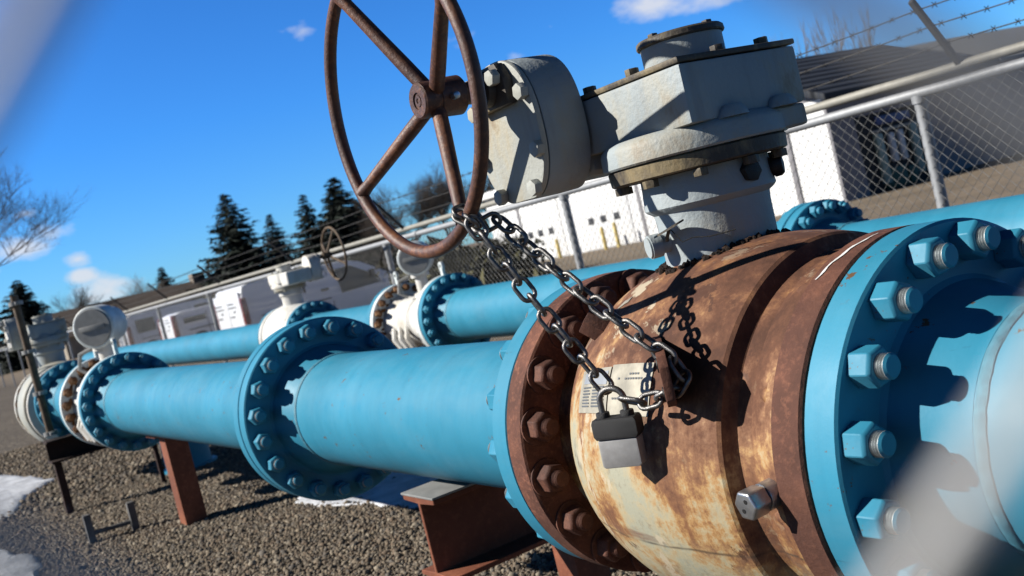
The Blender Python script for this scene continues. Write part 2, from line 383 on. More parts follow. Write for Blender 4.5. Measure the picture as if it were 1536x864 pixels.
def snow_patch(label, outline, h=.035):
    b = new(); cx = sum(p[0] for p in outline)/len(outline); cy = sum(p[1] for p in outline)/len(outline)
    # densify and roughen the outline
    pts = []
    n = len(outline)
    for i in range(n):
        a = Vector(outline[i]); c = Vector(outline[(i+1) % n])
        for k in range(10):
            p = a.lerp(c, k/10); w = mnoise.noise((p.x*3.1, p.y*4.3, 1.7))*.10+mnoise.noise((p.x*11, p.y*13, 4.7))*.05
            d = (p-Vector((cx, cy))); p = p+d.normalized()*w if d.length > .01 else p
            pts.append(p)
    rings = []
    for s_, z in ((1.0, 0.0), (.97, .4), (.9, .75), (.7, .95), (.4, 1.0)):
        rings.append([b.verts.new((cx+(p.x-cx)*s_, cy+(p.y-cy)*s_, GZ-.004+z*h+(.012*mnoise.noise((p.x*4*s_, p.y*5*s_, 0)) if z else 0))) for p in pts])
    ctr = b.verts.new((cx, cy, GZ+h))
    m = len(pts)
    for A, B in zip(rings, rings[1:]):
        for k in range(m): b.faces.new((A[k], A[(k+1) % m], B[(k+1) % m], B[k]))
    for k in range(m): b.faces.new((rings[-1][k], rings[-1][(k+1) % m], ctr))
    bmesh.ops.recalc_face_normals(b, faces=b.faces)
    o = obj('snow_patch', b, 'snow'); tag(o, label, 'snow', 'patches of old snow on the gravel')
def gp(u, v): p = on_z(u, v); return (p.x, p.y)
snow_patch('old snow patch at the left edge of the gravel below the far white valve', [gp(-60, 712), gp(30, 715), gp(78, 722), gp(40, 745), gp(22, 775), gp(-60, 800)])
snow_patch('small grey snow patch in the lower left corner of the gravel', [gp(-60, 828), gp(10, 830), gp(45, 838), gp(62, 856), gp(50, 900), gp(-60, 920)])
snow_patch('bluish snow patch on the ground under the flanged blue pipe and behind the beam', [(-5.1, .42), (-4.7, .50), (-4.1, .62), (-3.7, .80), (-4.2, 1.15), (-4.9, 1.05), (-5.4, .75)], .02)

# ------------------------------------------------------------------ pipes of the near line
Z0 = (0.0, 0.0)
RF, RP, RB = .2795, .1655, .2475
def spool(label, x0, x1, fl, c=Z0, rp=RP, mat='blue_paint', far=False, group='flanged blue pipe lengths'):
    """fl: list of (face x, towards +1/-1, radius, thickness, nuts on the outside: (count, a0) or None)"""
    t = thing('flanged_pipe', ((x0+x1)/2, c[0], GZ), label, 'pipe', group)
    b = new(); lathe(b, [(x0, rp-.012), (x0, rp)]+[(x0+(x1-x0)*k/40, rp) for k in range(1, 40)]+[(x1, rp), (x1, rp-.012)], (0, *c), 'X', 72)
    obj('pipe', b, mat, t)
    for (xf, sg, r, th, nt) in fl:
        # xf: mating face; the flange body lies on the side -sg of it, its hub further on
        xb = xf-sg*th
        b = new(); pr = [(xf, rp-.01), (xf, r-.004), (xf-sg*.003, r), (xb+sg*.003, r), (xb, r-.004), (xb, .205), (xb-sg*.006, .198), (xb-sg*.03, .190), (xb-sg*.085, rp+.004), (xb-sg*.1, rp+.0005)]
        lathe(b, pr, (0, *c), 'X', 96); fo = obj('flange', b, mat, t, angle=30)
        b = new(); xw = xb-sg*.11
        ring = [(xw+.010*math.cos(a), rp-.003+.0075*math.sin(a)) for a in np.linspace(0, 2*pi, 10)[:-1]]
        lathe(b, ring, (0, *c), 'X', 96, closed=True)
        for v in b.verts: v.co.x += .0028*mnoise.noise((v.co.y*45, v.co.z*45, 2))
        obj('weld_bead', b, 'weld_blue', t)
        if nt: nuts(t, xb, c, nt[0], nt[2] if len(nt) > 2 else RB, nt[1], mat, 'plain', -sg, far)
    return t
XF1 = -.8857
N17 = 17
spool('near blue pipe with large flange and hex nuts at the right edge', XF1+.05, 2.2, [(-.9375, -1, RF, .0518, (N17, rad(13.5)))])
spool('blue pipe length between the rusty valve and the double flange', -3.124+.0, -1.69, [(-1.642, 1, RF*.9875, .05, (N17, rad(3)))] + [(-3.177, -1, .2827, .053, (20, rad(11.0)))])
spool('blue pipe length with the pale rimmed flange beside the white flow meter', -5.936, -3.23, [(-3.183, 1, .2827, .05, (20, rad(11.0)))] + [(-5.986, -1, .2624, .05, (20, rad(9), .231))])
# second line
C2 = (2.17, -.055)
spool('blue pipe of the rear line on the right, up to its own flange', -2.97, 3.5, [(-3.05, -1, RF, .05, (20, rad(4)))], C2, mat='blue_paint_far', far=True)
spool('long blue pipe of the rear line behind the rusty valve', -6.14, -3.11, [(-3.056, 1, RF, .05, (20, rad(4)))] + [(-6.22, -1, RF, .05, (20, rad(4)))], C2, mat='blue_paint_far', far=True)
spool('short blue pipe of the rear line left of the white flow meter', -8.62, -7.02, [(-6.99, 1, RF, .05, (20, rad(4)))] + [(-8.74, -1, RF, .05, (20, rad(4)))], C2, mat='blue_paint_far', far=True)
spool('far end of the rear blue line beyond the white valve in shade', -19, -9.5, [(-9.45, 1, RF, .05, (20, rad(4)))], C2, mat='blue_paint_far', far=True)
# far left of the near line
spool('short blue pipe with two flanges at the far left behind the pole', -7.55, -6.66, [(-6.61, 1, .262, .05, (20, rad(9), .231))] + [(-7.62, -1, .262, .05, (20, rad(9), .231))], mat='blue_paint_far', far=True)
# pipe seams of the shaded rear pipe
# ------------------------------------------------------------------ ball valve
BALL = [(-1.586, .2), (-1.50, .2), (-1.492, .225), (-1.486, .243), (-1.478, .2505), (-1.466, .257), (-1.44, .2675), (-1.40, .280), (-1.35, .291), (-1.30, .2975), (-1.25, .3005), (-1.20, .3005), (-1.15, .2975), (-1.11, .2925), (-1.083, .287), (-1.078, .283), (-1.074, .27), (-1.068, .263), (-1.045, .259), (-1.042, .2625), (-1.03, .2645), (-1.015, .2655), (-1.012, .269), (-.998, .270)]
def ball_r(x):
    for (a, r), (b, q) in zip(BALL, BALL[1:]):
        if a <= x <= b: return r+(q-r)*(x-a)/(b-a)
    return .29
XS = -1.29
def surf_patch(b, x0, x1, a0, a1, off, nx=8, na=8, mi=0, th=0):
    """patch on the ball between x and angle (0 = towards -y, up positive)"""
    t = new(); G = [[None]*(na+1) for _ in range(nx+1)]
    for i in range(nx+1):
        for j in range(na+1):
            x = x0+(x1-x0)*i/nx; a = a0+(a1-a0)*j/na; r = ball_r(x)+off
            G[i][j] = t.verts.new((x, -r*math.cos(a), r*math.sin(a)))
    for i in range(nx):
        for j in range(na): t.faces.new((G[i][j], G[i+1][j], G[i+1][j+1], G[i][j+1]))
    bmesh.ops.recalc_face_normals(t, faces=t.faces)
    if t.faces[0].normal.y > 0: bmesh.ops.reverse_faces(t, faces=t.faces)
    merge(b, t, mi)
def torus(b, c, R, r, axis='Y', seg=72, rs=14):
    lathe(b, [(r*math.cos(a), R+r*math.sin(a)) for a in np.linspace(0, 2*pi, rs+1)[:-1]], c, axis, seg, closed=True)

def make_valve(label, move, turn, P, detail=True):
    """P: materials. Built at the near valve's place, then moved/turned."""
    t = thing('ball_valve', (XS, 0, GZ), label, 'valve', None)
    b = new(); lathe(b, BALL, seg=112)
    for a in ((rad(26)), (rad(-9)), rad(61), rad(-44), rad(96)):   # half-round scallops in the ring
        p = Vector((-1.012, -.262*math.cos(a), .262*math.sin(a)))
        p = p*1.0; p.y *= .975; p.z *= .975; q = new(); lathe(q, [(-.022, 0), (-.02, .008), (-.004, .0145), (.01, .0145), (.01, 0)], seg=20); bmesh.ops.translate(q, verts=q.verts, vec=p); merge(b, q)
    obj('body', b, P['body'], t, angle=26)
    for xa, xb in ((-1.636, -1.586), (-.9985, -.9425)):
        b = new(); lathe(b, [(xa, .16), (xa, RF-.004), (xa+.003, RF), (xb-.003, RF), (xb, RF-.004), (xb, .16)] if xa < -1.3 else [(xa-.004, .262), (xa, RF-.008), (xa+.008, RF), (xb-.003, RF), (xb, RF-.004), (xb, .16)], seg=112)
        obj('flange', b, P['flange'], t, angle=30)
    nuts(t, -1.586, Z0, N17, .2465, rad(13.6), P['nut'], 'washer', 1, not detail)
    # neck and bonnet
    b = new()
    lathe(b, [(.27, .0), (.27, .0915), (.352, .0925), (.366, .094), (.372, .103), (.376, .1065), (.41, .1035), (.4235, .103), (.4235, 0)], (XS, 0, 0), 'Z', 64)
    obj('neck', b, P['cast'], t, angle=30)
    if detail:
        b = new()
        for k in range(170):                                        # crumbled sealant round the stem
            a = random.uniform(0, 2*pi); rr = random.uniform(.0915, .112); x = XS+rr*math.cos(a); y = rr*math.sin(a)
            z = math.sqrt(max(0, ball_r(x)**2-y*y))
            q = new(); bmesh.ops.create_icosphere(q, subdivisions=1, radius=random.uniform(.0025, .0065))
            for v in q.verts: v.co = v.co*random.uniform(.6, 1.3)+Vector((x, y, z+.001))
            merge(b, q)
        obj('sealant', b, 'crust', t, smooth=False)
    # gear operator casing
    gbx = new()
    lathe(gbx, [(.4245, 0), (.4245, .139), (.427, .143), (.447, .1445), (.4495, .142), (.4495, 0)], (-1.30, 0, 0), 'Z', 72)
    q_ = P['cast']
    obj('bonnet_flange', gbx, P['dark'], t, angle=30)
    g1 = new()
    lathe(g1, [(.4505, 0), (.4505, .148), (.4535, .151), (.476, .1505), (.482, .148), (.487, .143), (.491, .137), (.493, .124), (.493, 0)], (-1.30, 0, 0), 'Z', 80)
    poly = [(-1.455, -.085), (-1.44, -.112), (-1.171, -.112), (-1.171, .135), (-1.40, .135), (-1.455, .10)]
    prism(g1, poly, .488, .5775, lambda p, q, h: (p, q, h), .006)
    prism(g1, [(-1.30, -.01), (-1.1665, -.01), (-1.1665, .126), (-1.30, .126)], .452, .487, lambda p, q, h: (p, q, h), .008, 3)
    prism(g1, [(-1.60, -.112), (-1.43, -.112), (-1.43, .12), (-1.60, .12)], .455, .574, lambda p, q, h: (p, q, h), .02, 3)   # worm housing
    for yy in (-.03, .075):                                         # cast bumps at the foot of the end face
        q = new(); lathe(q, [(.0, 0), (.0, .03), (.012, .024), (.018, .016), (.018, 0)], (0, 0, 0), 'Z', 20)
        bmesh.ops.scale(q, verts=q.verts, vec=(.6, 1.0, 1.0)); bmesh.ops.translate(q, verts=q.verts, vec=(-1.168, yy, .4865)); merge(g1, q)
    gear = obj('gearbox', g1, P['cast'], t, angle=35)
    lid = new(); prism(lid, [(-1.448, -.108), (-1.1695, -.1135), (-1.1695, .1365), (-1.40, .1365), (-1.448, .1)], .5790, .5880, lambda p, q, h: (p, q, h), .003)
    obj('lid', lid, P['dark'], gear)
    cap = new(); lathe(cap, [(.588, 0), (.588, .066), (.628, .066), (.628, 0)], (-1.285, .01, 0), 'Z', 56); cp = obj('indicator_cap', cap, P['cast'], gear)
    cap = new(); lathe(cap, [(.6285, 0), (.6285, .070), (.631, .0715), (.638, .0705), (.641, .067), (.642, 0)], (-1.285, .01, 0), 'Z', 56)
    for a in (0.4, 2.5, 4.6): box(cap, (-1.285+.05*math.cos(a)-.006, .01+.05*math.sin(a)-.006, .641), (-1.285+.05*math.cos(a)+.006, .01+.05*math.sin(a)+.006, .648), .002)
    obj('cap_plate', cap, P['dark'], gear)
    for (x, y) in ((-1.42, -.085), (-1.30, -.09), (-1.195, .09), (-1.2, -.0), (-1.40, .11)):
        q = new(); prism(q, hexpoly(.02), .589, .600, lambda p, q2, h: (x+p, y+q2, h), .001); obj('bolt', q, P['dark'], gear, angle=25)
    for k in range(9):
        a = rad(-150+k*36); x = -1.30+.131*math.cos(a); y = .131*math.sin(a)
        q = new(); prism(q, hexpoly(.022, a), .4115, .4235, lambda p, q2, h: (x+p, y+q2, h), .001)
        obj('bolt', q, P['dark'], gear, angle=25)
    # spur reduction drum in front of the worm housing
    xd, zd = -1.492, .556
    out = []
    for k in range(72):
        a = 2*pi*k/72; ca, sa = math.cos(a), math.sin(a)
        out.append((math.copysign(abs(ca)**.85, ca)*(.090 if ca > 0 else .102), max(-.114, math.copysign(abs(sa)**.85, sa)*.119)))
    out = [p_ for i_, p_ in enumerate(out) if i_ == 0 or (p_[1] > -.1139 or out[i_-1][1] > -.1139 or out[(i_+1) % 72][1] > -.1139)]
    d = new(); prism(d, out, -.203, -.118, lambda p, q, h: (xd+p, h, zd+q), .005)
    drum = obj('spur_housing', d, P['cast'], t, angle=32)
    d = new(); o2 = [(p*1.0, q*1.0) for p, q in out]; prism(d, o2, -.216, -.2045, lambda p, q, h: (xd+p, h, zd+q), .003); obj('cover_plate', d, P['plate'], drum, angle=32)
    d = new(); prism(d, [(-.052, -.03), (.052, -.03), (.052, .012), (.036, .040), (-.036, .040), (-.052, .012)], -.236, -.217, lambda p, q, h: (-1.492+p, h, .628+q), .004)
    lathe(d, [(-.25, .018), (-.25, .028), (-.237, .030), (-.235, .0)], (-1.492, 0, .633), 'Y', 32); obj('bearing_cap', d, P['dark2'], drum)
    for (dx, dz) in ((.075, .055), (.083, -.04), (.05, -.098), (-.055, -.098), (-.09, -.03), (-.075, .05)):
        q = new(); prism(q, hexpoly(.024, .3), -.231, -.2165, lambda p, q2, h: (xd+dx+p, h, zd+dz+q2), .0015); obj('bolt', q, P['plate'], drum, angle=25)
    for (dx, dz) in ((-.038, .05), (.038, .05)):
        q = new(); prism(q, hexpoly(.024, .1), -.252, -.2365, lambda p, q2, h: (-1.492+dx*.95+p, h, .60+dz*.9+q2), .0015); obj('bolt', q, P['plate'], drum, angle=25)
    # hand wheel
    cw = Vector((-1.496, -.40, .633)); w = new(); torus(w, cw, .2365, .0108, 'Y', 96, 16)
    rim = obj('handwheel', w, P['wheel'], t, angle=60)
    h = new(); lathe(h, [(-.3635, 0), (-.3635, .004), (-.365, .0045), (-.365, .009), (-.3635, .0095), (-.3635, .013), (-.366, .0135), (-.366, .026), (-.363, .029), (-.335, .029), (-.3345, .031), (-.29, .032), (-.287, .029), (-.287, 0)], (cw.x, 0, cw.z), 'Y', 40); obj('hub', h, P['wheel'], rim, angle=30)
    h = new(); lathe(h, [(-.29, .0), (-.29, .0185), (-.24, .0185), (-.24, 0)], (cw.x, 0, cw.z), 'Y', 28); obj('shaft', h, P['wheel'], rim, angle=30)
    for k in range(4):
        a = rad(28+90*k); u = Vector((math.cos(a), 0, math.sin(a)))
        h = new(); A = cw+u*.02+Vector((0, .063, 0)); B = cw+u*.2335
        tube(h, [A, A.lerp(B, .25), A.lerp(B, .9), B], [.0125, .0125, .0105, .0125], 16); obj('spoke', h, P['wheel'], rim, angle=60)
    if detail:
        h = new(); lathe(h, [(0, 0), (0, .006), (.011, .006), (.012, .004), (.012, 0)], seg=12); bmesh.ops.translate(h, verts=h.verts, vec=(cw.x+.033, -.318, cw.z-.006)); obj('set_screw', h, 'bright_steel', rim)
        # nameplates
        b = new()
        a0, a1 = rad(20.5), rad(32.5)
        surf_patch(b, -1.416, -1.316, a0-.02, a1+.012, .0018, 10, 6, 0); surf_patch(b, -1.312, -1.208, a0-.03, a1+.02, .0018, 10, 6, 0)
        surf_patch(b, -1.402, -1.372, a0+.14, a1-.01, .0024, 4, 3, 2); surf_patch(b, -1.366, -1.322, a0+.13, a1-.008, .0024, 4, 3, 2)
        for k in range(7):
            a = a0+.012+k*.017
            surf_patch(b, -1.400, -1.374+random.uniform(-.006, .002), a, a+.0085, .0026, 3, 1, 1); surf_patch(b, -1.366, -1.322+random.uniform(-.012, 0), a, a+.0085, .0026, 4, 1, 1)
        for (x0, x1, da) in ((-1.262, -1.242, .172), (-1.272, -1.232, .148), (-1.29, -1.285, .15), (-1.300, -1.27, .05), (-1.262, -1.235, .05)):
            xx = x0
            while xx < x1: surf_patch(b, xx, xx+.0042, a0+da, a0+da+.010, .0026, 1, 1, 1); xx += .0064
        obj('nameplate', b, ['label_plate', 'label_ink', 'label_foil'], t, angle=60)
        # chalk stroke on the right flange, pale chip on the ball
        b = new(); q = new(); G = []
        for k in range(15):
            a = rad(60+k*1.75); hw = .0018*(.4+.6*math.sin(pi*k/14))+.0012*random.random(); xc = -.982+.022*k/14+.0015*math.sin(k*1.3)
            G.append([q.verts.new((xc+s_*hw, -(RF+.0012)*math.cos(a), (RF+.0012)*math.sin(a))) for s_ in (-1, 1)])
        for A, B in zip(G, G[1:]): q.faces.new((A[0], A[1], B[1], B[0]))
        bmesh.ops.recalc_face_normals(q, faces=q.faces); merge(b, q); obj('chalk_mark', b, 'chalk', t)
        b = new(); q = new(); c0 = q.verts.new((0, 0, 0)); ring = []
        X0, A0 = -1.375, rad(58)
        for k in range(14):
            a = 2*pi*k/14; rr = random.uniform(.6, 1.1); x = X0+.022*rr*math.cos(a); an = A0+(.028*rr*math.sin(a))+.02*math.cos(a)*1.2; r = ball_r(x)+.0012
            ring.append(q.verts.new((x, -r*math.cos(an), r*math.sin(an))))
        r = ball_r(X0)+.0014; c0.co = (X0, -r*math.cos(A0), r*math.sin(A0))
        for k in range(14): q.faces.new((c0, ring[k], ring[(k+1) % 14]))
        bmesh.ops.recalc_face_normals(q, faces=q.faces); merge(b, q); obj('paint_chip', b, 'label_plate', t)
        # bleed plug on the ring
        a = rad(-1.0); base = Vector((-1.012, -.262*math.cos(a), .262*math.sin(a)))
        D = Vector((-.05, -math.cos(a), math.sin(a)-.02)).normalized(); U = D.orthogonal().normalized(); W = D.cross(U)
        mp = lambda p, q2, h: base+U*p+W*q2+D*h
        b = new(); prism(b, [(.019*math.cos(k*pi/8), .019*math.sin(k*pi/8)) for k in range(16)], -.01, .026, mp, .002); obj('plug_neck', b, 'bright_steel', t)
        b = new(); prism(b, hexpoly(.036, .2), .0265, .056, mp, .004, 3); pl = obj('bleed_plug', b, 'bright_steel', t, angle=40)
        for s_ in (-1, 1):
            b = new(); prism(b, [(.0032*math.cos(k*pi/5)+s_*.007, .0032*math.sin(k*pi/5)+s_*.002) for k in range(10)], .0558, .0566, mp); obj('hole', b, 'black_iron', pl)
        # lug plate with its hole, standing out towards the viewer
        E1 = Vector((1.216, -.9695, 0)).normalized(); E2 = Vector((0, 0, 1)); E3 = E1.cross(E2)
        L0 = Vector((-1.216, -.232, .150))
        mp = lambda p, q2, h: L0+E1*p+E2*q2+E3*h
        b = new(); pl = [(-.03, .050), (.10, .047), (.132, .042), (.146, .028), (.146, -.018), (.135, -.028), (-.03, -.045)]
        prism(b, pl, -.0065, .0065, mp, .002); lug = obj('locking_lug', b, P['flange'], t)
        LUG['hole'] = L0+E1*.12+E2*.028; LUG['hole2'] = L0+E1*.12-E2*.012; LUG['n'] = E3
        for hq in (.028, -.012):
            b = new(); tube(b, [mp(.12+.009*math.cos(k*pi/8), hq+.009*math.sin(k*pi/8), .0072) for k in range(16)], .0016, 5, True)
            obj('hole_rim', b, 'black_iron', lug)
        # hex bolt head near the flange shoulder of the ball
        a = rad(51); x = -1.418; r = ball_r(x)
        nn = Vector((-.55, -math.cos(a)*.85, math.sin(a)*.85)).normalized(); U = nn.orthogonal().normalized(); W = nn.cross(U); pp = Vector((x, -r*math.cos(a), r*math.sin(a)))
        b = new(); prism(b, hexpoly(.05, .4), -.02, .030, lambda p, q2, h: pp+U*p+W*q2+nn*h, .002); obj('body_plug', b, P['nut'], t, angle=25)
        # grease fitting and bent tag by the foot of the stem
        b = new(); fp = Vector((-1.312, -.090, .322)); dv = Vector((-.25, -.62, -.02)).normalized()
        tube(b, [fp-dv*.02, fp+dv*.012], .0150, 20); tube(b, [fp+dv*.0122, fp+dv*.030], .0190, 24); tube(b, [fp+dv*.0301, fp+dv*.033], .0165, 24)
        obj('grease_fitting', b, P['cast'], t, angle=35)
        b = new(); c0 = Vector((-1.268, -.118, .343)); q = new(); ring = []
        for k in range(20): a = 2*pi*k/20; ring.append(q.verts.new(c0+Vector((.034*math.cos(a), .016*math.sin(a), .004*math.sin(a)+.008*math.cos(a)))))
        f = q.faces.new(ring); r_ = bmesh.ops.extrude_face_region(q, geom=[f]); bmesh.ops.translate(q, verts=[v for v in r_['geom'] if isinstance(v, bmesh.types.BMVert)], vec=(0, 0, .003)); bmesh.ops.recalc_face_normals(q, faces=q.faces); merge(b, q)
        tube(b, [c0, c0+Vector((-.02, .01, -.012)), fp], .003, 6)
        obj('bent_tag', b, P['dark'], t)
        b = new(); tube(b, [c0+Vector((.01, -.005, 0)), c0+Vector((.03, -.005, -.022)), c0+Vector((.05, .0, -.018)), c0+Vector((.075, .01, -.022)), c0+Vector((.11, .03, -.02))], .0009, 5); obj('tie_wire', b, 'black_iron', t)
        # plugs on the right of the stem
        b = new(); dv = Vector((1, -.06, 0)).normalized(); U = Vector((0, 0, 1)); W = dv.cross(U); p0 = Vector((XS, 0, .402))+dv*.098
        prism(b, hexpoly(.031, .3), -.02, .016, lambda p, q2, h: p0+U*p+W*q2+dv*h, .002)
        obj('stem_plug', b, 'black_iron', t, angle=25)
        b = new(); dv = Vector((.80, .60, 0)).normalized(); W = dv.cross(U); p0 = Vector((XS, 0, .400))+dv*.098
        lathe(b, [(-.02, 0), (-.02, .015), (.010, .015), (.010, .0175), (.02, .0175), (.025, .014), (.027, 0)], seg=24)
        bmesh.ops.rotate(b, cent=(0, 0, 0), matrix=Matrix.Rotation(math.atan2(dv.y, dv.x), 3, 'Z'), verts=b.verts); bmesh.ops.translate(b, verts=b.verts, vec=p0)
        obj('stem_cap', b, 'black_iron', t)
    if move is not None:
        t.location = move; t.rotation_euler = (0, 0, turn)
    return t
LUG = {}
PN = dict(body='body', flange='rust_flange', nut='rust_nut', cast='grey_cast', dark='grey_rust', dark2='grey_rust', plate='grey_plate', wheel='rust_wheel')
PW = dict(body='white_cast', flange='white_cast', nut='orange_rust', cast='white_cast', dark='grey_plate', dark2='grey_plate', plate='white_cast', wheel='pole_rust')
valve = make_valve('rust streaked ball valve with grey gear operator and brown handwheel, nearest the viewer', None, 0, PN)
make_valve('small white ball valve of the rear line with thin handwheel before the van', (-9.09, C2[0], GZ-.055), pi, PW, False)
PG = dict(PW, cast='grey_cast', body='grey_plate')  # white valve given grey materials, its shadowy look put into the colour
make_valve('white ball valve at the left end of the near line behind the pole', (-8.2, 0, GZ-.03), 0, PG, False)

# ------------------------------------------------------------------ flow meters
def flow_meter(label, xa, xb, c, rf):
    t = thing('flow_meter', ((xa+xb)/2, c[0], GZ), label, 'flow meter', 'white flow meters between the blue pipes')
    L = xb-xa
    b = new(); lathe(b, [(xa+.05, .2), (xa+.10, .19), (xa+.14, .172), (xb-.14, .172), (xb-.10, .19), (xb-.05, .2)], (0, *c), 'X', 56)
    for k in (0, 1, 2): lathe(b, [(xa+L*.5+.02*k-.02, .17), (xa+L*.5+.02*k-.02, .1745), (xa+L*.5+.02*k-.014, .1745), (xa+L*.5+.02*k-.014, .17)], (0, *c), 'X', 56)
    obj('body', b, 'white_cast', t)
    for x0, x1 in ((xa, xa+.05), (xb-.05, xb)):
        b = new(); lathe(b, flange_prof(x0, x1, rf, .15), (0, *c), 'X', 64); obj('flange', b, 'white_rim', t, angle=30)
    nuts(t, xa+.05, c, 20, rf*.885, rad(9), 'orange_rust', 'plain', 1, True)
    nuts(t, xb-.05, c, 20, rf*.885, rad(9), 'white_cast', 'plain', -1, True)
    b = new()
    for k in range(60):                                              # flaking rust in the recess of the left flange
        a = random.uniform(-1.2, 1.6); rr = random.uniform(.17, rf*.9); q = new(); bmesh.ops.create_icosphere(q, subdivisions=1, radius=random.uniform(.008, .02))
        for v in q.verts: v.co = Vector((v.co.x*.5, v.co.y, v.co.z))*random.uniform(.7, 1.3)+Vector((xa+.052, c[0]-rr*math.cos(a), c[1]+rr*math.sin(a)))
        merge(b, q)
    tag(obj('rust_scale', b, 'orange_rust', t, smooth=False), kind='stuff')
    # clamp arms at the front of the body
    b = new()
    for k in range(3): tube(b, [(xa+.15+.1*k, c[0]-.17, c[1]-.02), (xa+.2+.1*k, c[0]-.21, c[1]-.09), (xa+.24+.09*k, c[0]-.18, c[1]-.17)], .02, 8)
    obj('bracket', b, 'white_cast', t)
    # lifting eyes
    for xe in (xa+.03, xb-.03):
        b = new(); out = [(.026*math.cos(a)*1.0, .03*math.sin(a)) for a in np.linspace(-.9, pi+.9, 16)]+[(-.016, -.07), (.016, -.07)]
        prism(b, out, -.01, .01, lambda p, q, h: (xe+p, c[0]+h, c[1]+rf+.06+q), .003); e = obj('lifting_eye', b, 'white_rim', t)
        b = new(); lathe(b, [(-.012, 0), (-.012, .011), (.012, .011), (.012, 0)], (xe, c[0], c[1]+rf+.062), 'Y', 14); obj('eye_hole', b, 'black_iron', e)
    # electronics head on its neck
    xm = (xa+xb)/2+.02; zc = c[1]+.43
    b = new(); lathe(b, [(c[1]+.16, 0), (c[1]+.16, .07), (c[1]+.19, .07), (c[1]+.20, .042), (c[1]+.30, .042), (c[1]+.30, .065), (c[1]+.325, .065), (c[1]+.325, 0)], (xm, c[0], 0), 'Z', 28); obj('head_neck', b, 'white_cast', t)
    b = new(); hx = Vector((.80, -.60, 0)).normalized(); q = new()
    lathe(q, [(-.15, 0), (-.15, .085), (-.14, .10), (-.05, .105), (-.045, .118), (.07, .118), (.075, .112), (.075, 0)], seg=40)
    bmesh.ops.rotate(q, cent=(0, 0, 0), matrix=Matrix.Rotation(math.atan2(hx.y, hx.x), 3, 'Z'), verts=q.verts); bmesh.ops.translate(q, verts=q.verts, vec=(xm, c[0], zc)); merge(b, q)
    hd = obj('transmitter_head', b, 'white_rim', t, angle=30)
    b = new(); q = new(); lathe(q, [(.0755, 0), (.0755, .104), (.085, .10), (.085, 0)], seg=40); box(q, (.086, -.075, -.014), (.092, .075, .014), .003)
    bmesh.ops.rotate(q, cent=(0, 0, 0), matrix=Matrix.Rotation(math.atan2(hx.y, hx.x), 3, 'Z'), verts=q.verts); bmesh.ops.translate(q, verts=q.verts, vec=(xm, c[0], zc)); merge(b, q)
    obj('cover', b, 'galv_dull', hd, angle=30)
    b = new(); tube(b, [(xm-.05, c[0]-.06, c[1]+.32), (xm-.10, c[0]-.12, c[1]+.30), (xm-.10, c[0]-.14, c[1]+.22), (xm-.06, c[0]-.1, c[1]+.18)], .012, 8); obj('conduit', b, 'galv_dull', t)
flow_meter('white flow meter with round head beside the leaning pole on the near line', -6.606, -5.99, Z0, .262)
flow_meter('white flow meter with rusty bolts and round head on the rear line', -6.984, -6.226, C2, RF)

# ------------------------------------------------------------------ chain and padlock
LH, LW, LR = .0185, .0105, .0034
def link_mesh():
    b = new(); pts = []
    for k in range(9): a = -pi/2+pi*k/8; pts.append((LH-LW+LW*math.cos(a), LW*math.sin(a), 0))
    for k in range(9): a = pi/2+pi*k/8; pts.append((-(LH-LW)+LW*math.cos(a), LW*math.sin(a), 0))
    tube(b, pts, LR, 10, True); me = bpy.data.meshes.new('link'); b.to_mesh(me); b.free(); finish_mesh(me, True, 60); me.materials.append(M['chain_steel']); return me
LINK = link_mesh()
rimC = Vector((-1.496, -.40, .633)); aD = rad(-56)
rimP = rimC+Vector((.2365*math.cos(aD), 0, .2365*math.sin(aD)))
tang = Vector((-math.sin(aD), 0, math.cos(aD))); radial = Vector((math.cos(aD), 0, math.sin(aD))); ydir = Vector((0, 1, 0))
LOCKTOP = Vector((-1.226, -.330, .148))
ends = {'A': LOCKTOP+Vector((-.012, .009, .0)), 'B': LUG['hole']-LUG['n']*.016}
def sag(a, b, s, n=30): return [a.lerp(b, k/n)+Vector((0, 0, -s*4*(k/n)*(1-k/n))) for k in range(n+1)]
path = sag(ends['A'], rimP+radial*.018-ydir*.012+tang*.010, .006)
for k in range(0, 26):                                                     # one and a half turns round the rim
    a = -.3+2*pi*1.02*k/25; rr = .0175
    path.append(rimP+radial*(rr*math.cos(a))-ydir*(rr*math.sin(a)+.0)+tang*(.008-.028*k/25))
path += sag(rimP+radial*.022+ydir*.034+tang*.006, ends['B'], .010)
path += sag(ends['B']-LUG['n']*.004+Vector((0, 0, -.006)), ends['B']-LUG['n']*.012+Vector((.004, -.004, -.034)), 0, 3)
path += sag(LUG['hole2'], LOCKTOP+Vector((.022, -.012, -.002)), .012)
ch = thing('chain', LOCKTOP, 'grey steel chain looped round the handwheel rim down to the padlock', 'chain')
def walk(path, step):
    out = [path[0]]; need = step
    for a, b in zip(path, path[1:]):
        d = (b-a).length; pos = 0
        while d-pos >= need: pos += need; out.append(a.lerp(b, pos/d)); need = step
        need -= (d-pos)
    return out
pts = walk(path, 2*(LH-2*LR)+.0004+.0048)
for i, (a, b) in enumerate(zip(pts, pts[1:])):
    d = (b-a).normalized(); up = Vector((.3, .5, .8)); up = (up-d*up.dot(d)).normalized(); w = d.cross(up)
    an = (pi/2 if i % 2 else 0)+.35+random.uniform(-.2, .2)
    y = up*math.cos(an)+w*math.sin(an); z = d.cross(y)
    o = link('link', LINK, ch, (a+b)/2); o.rotation_euler = Matrix((d, y, z)).transposed().to_euler()
lk = thing('padlock', LOCKTOP+Vector((0, 0, -.12)), 'grey padlock with black top guard hanging in front of the rusty ball', 'padlock')
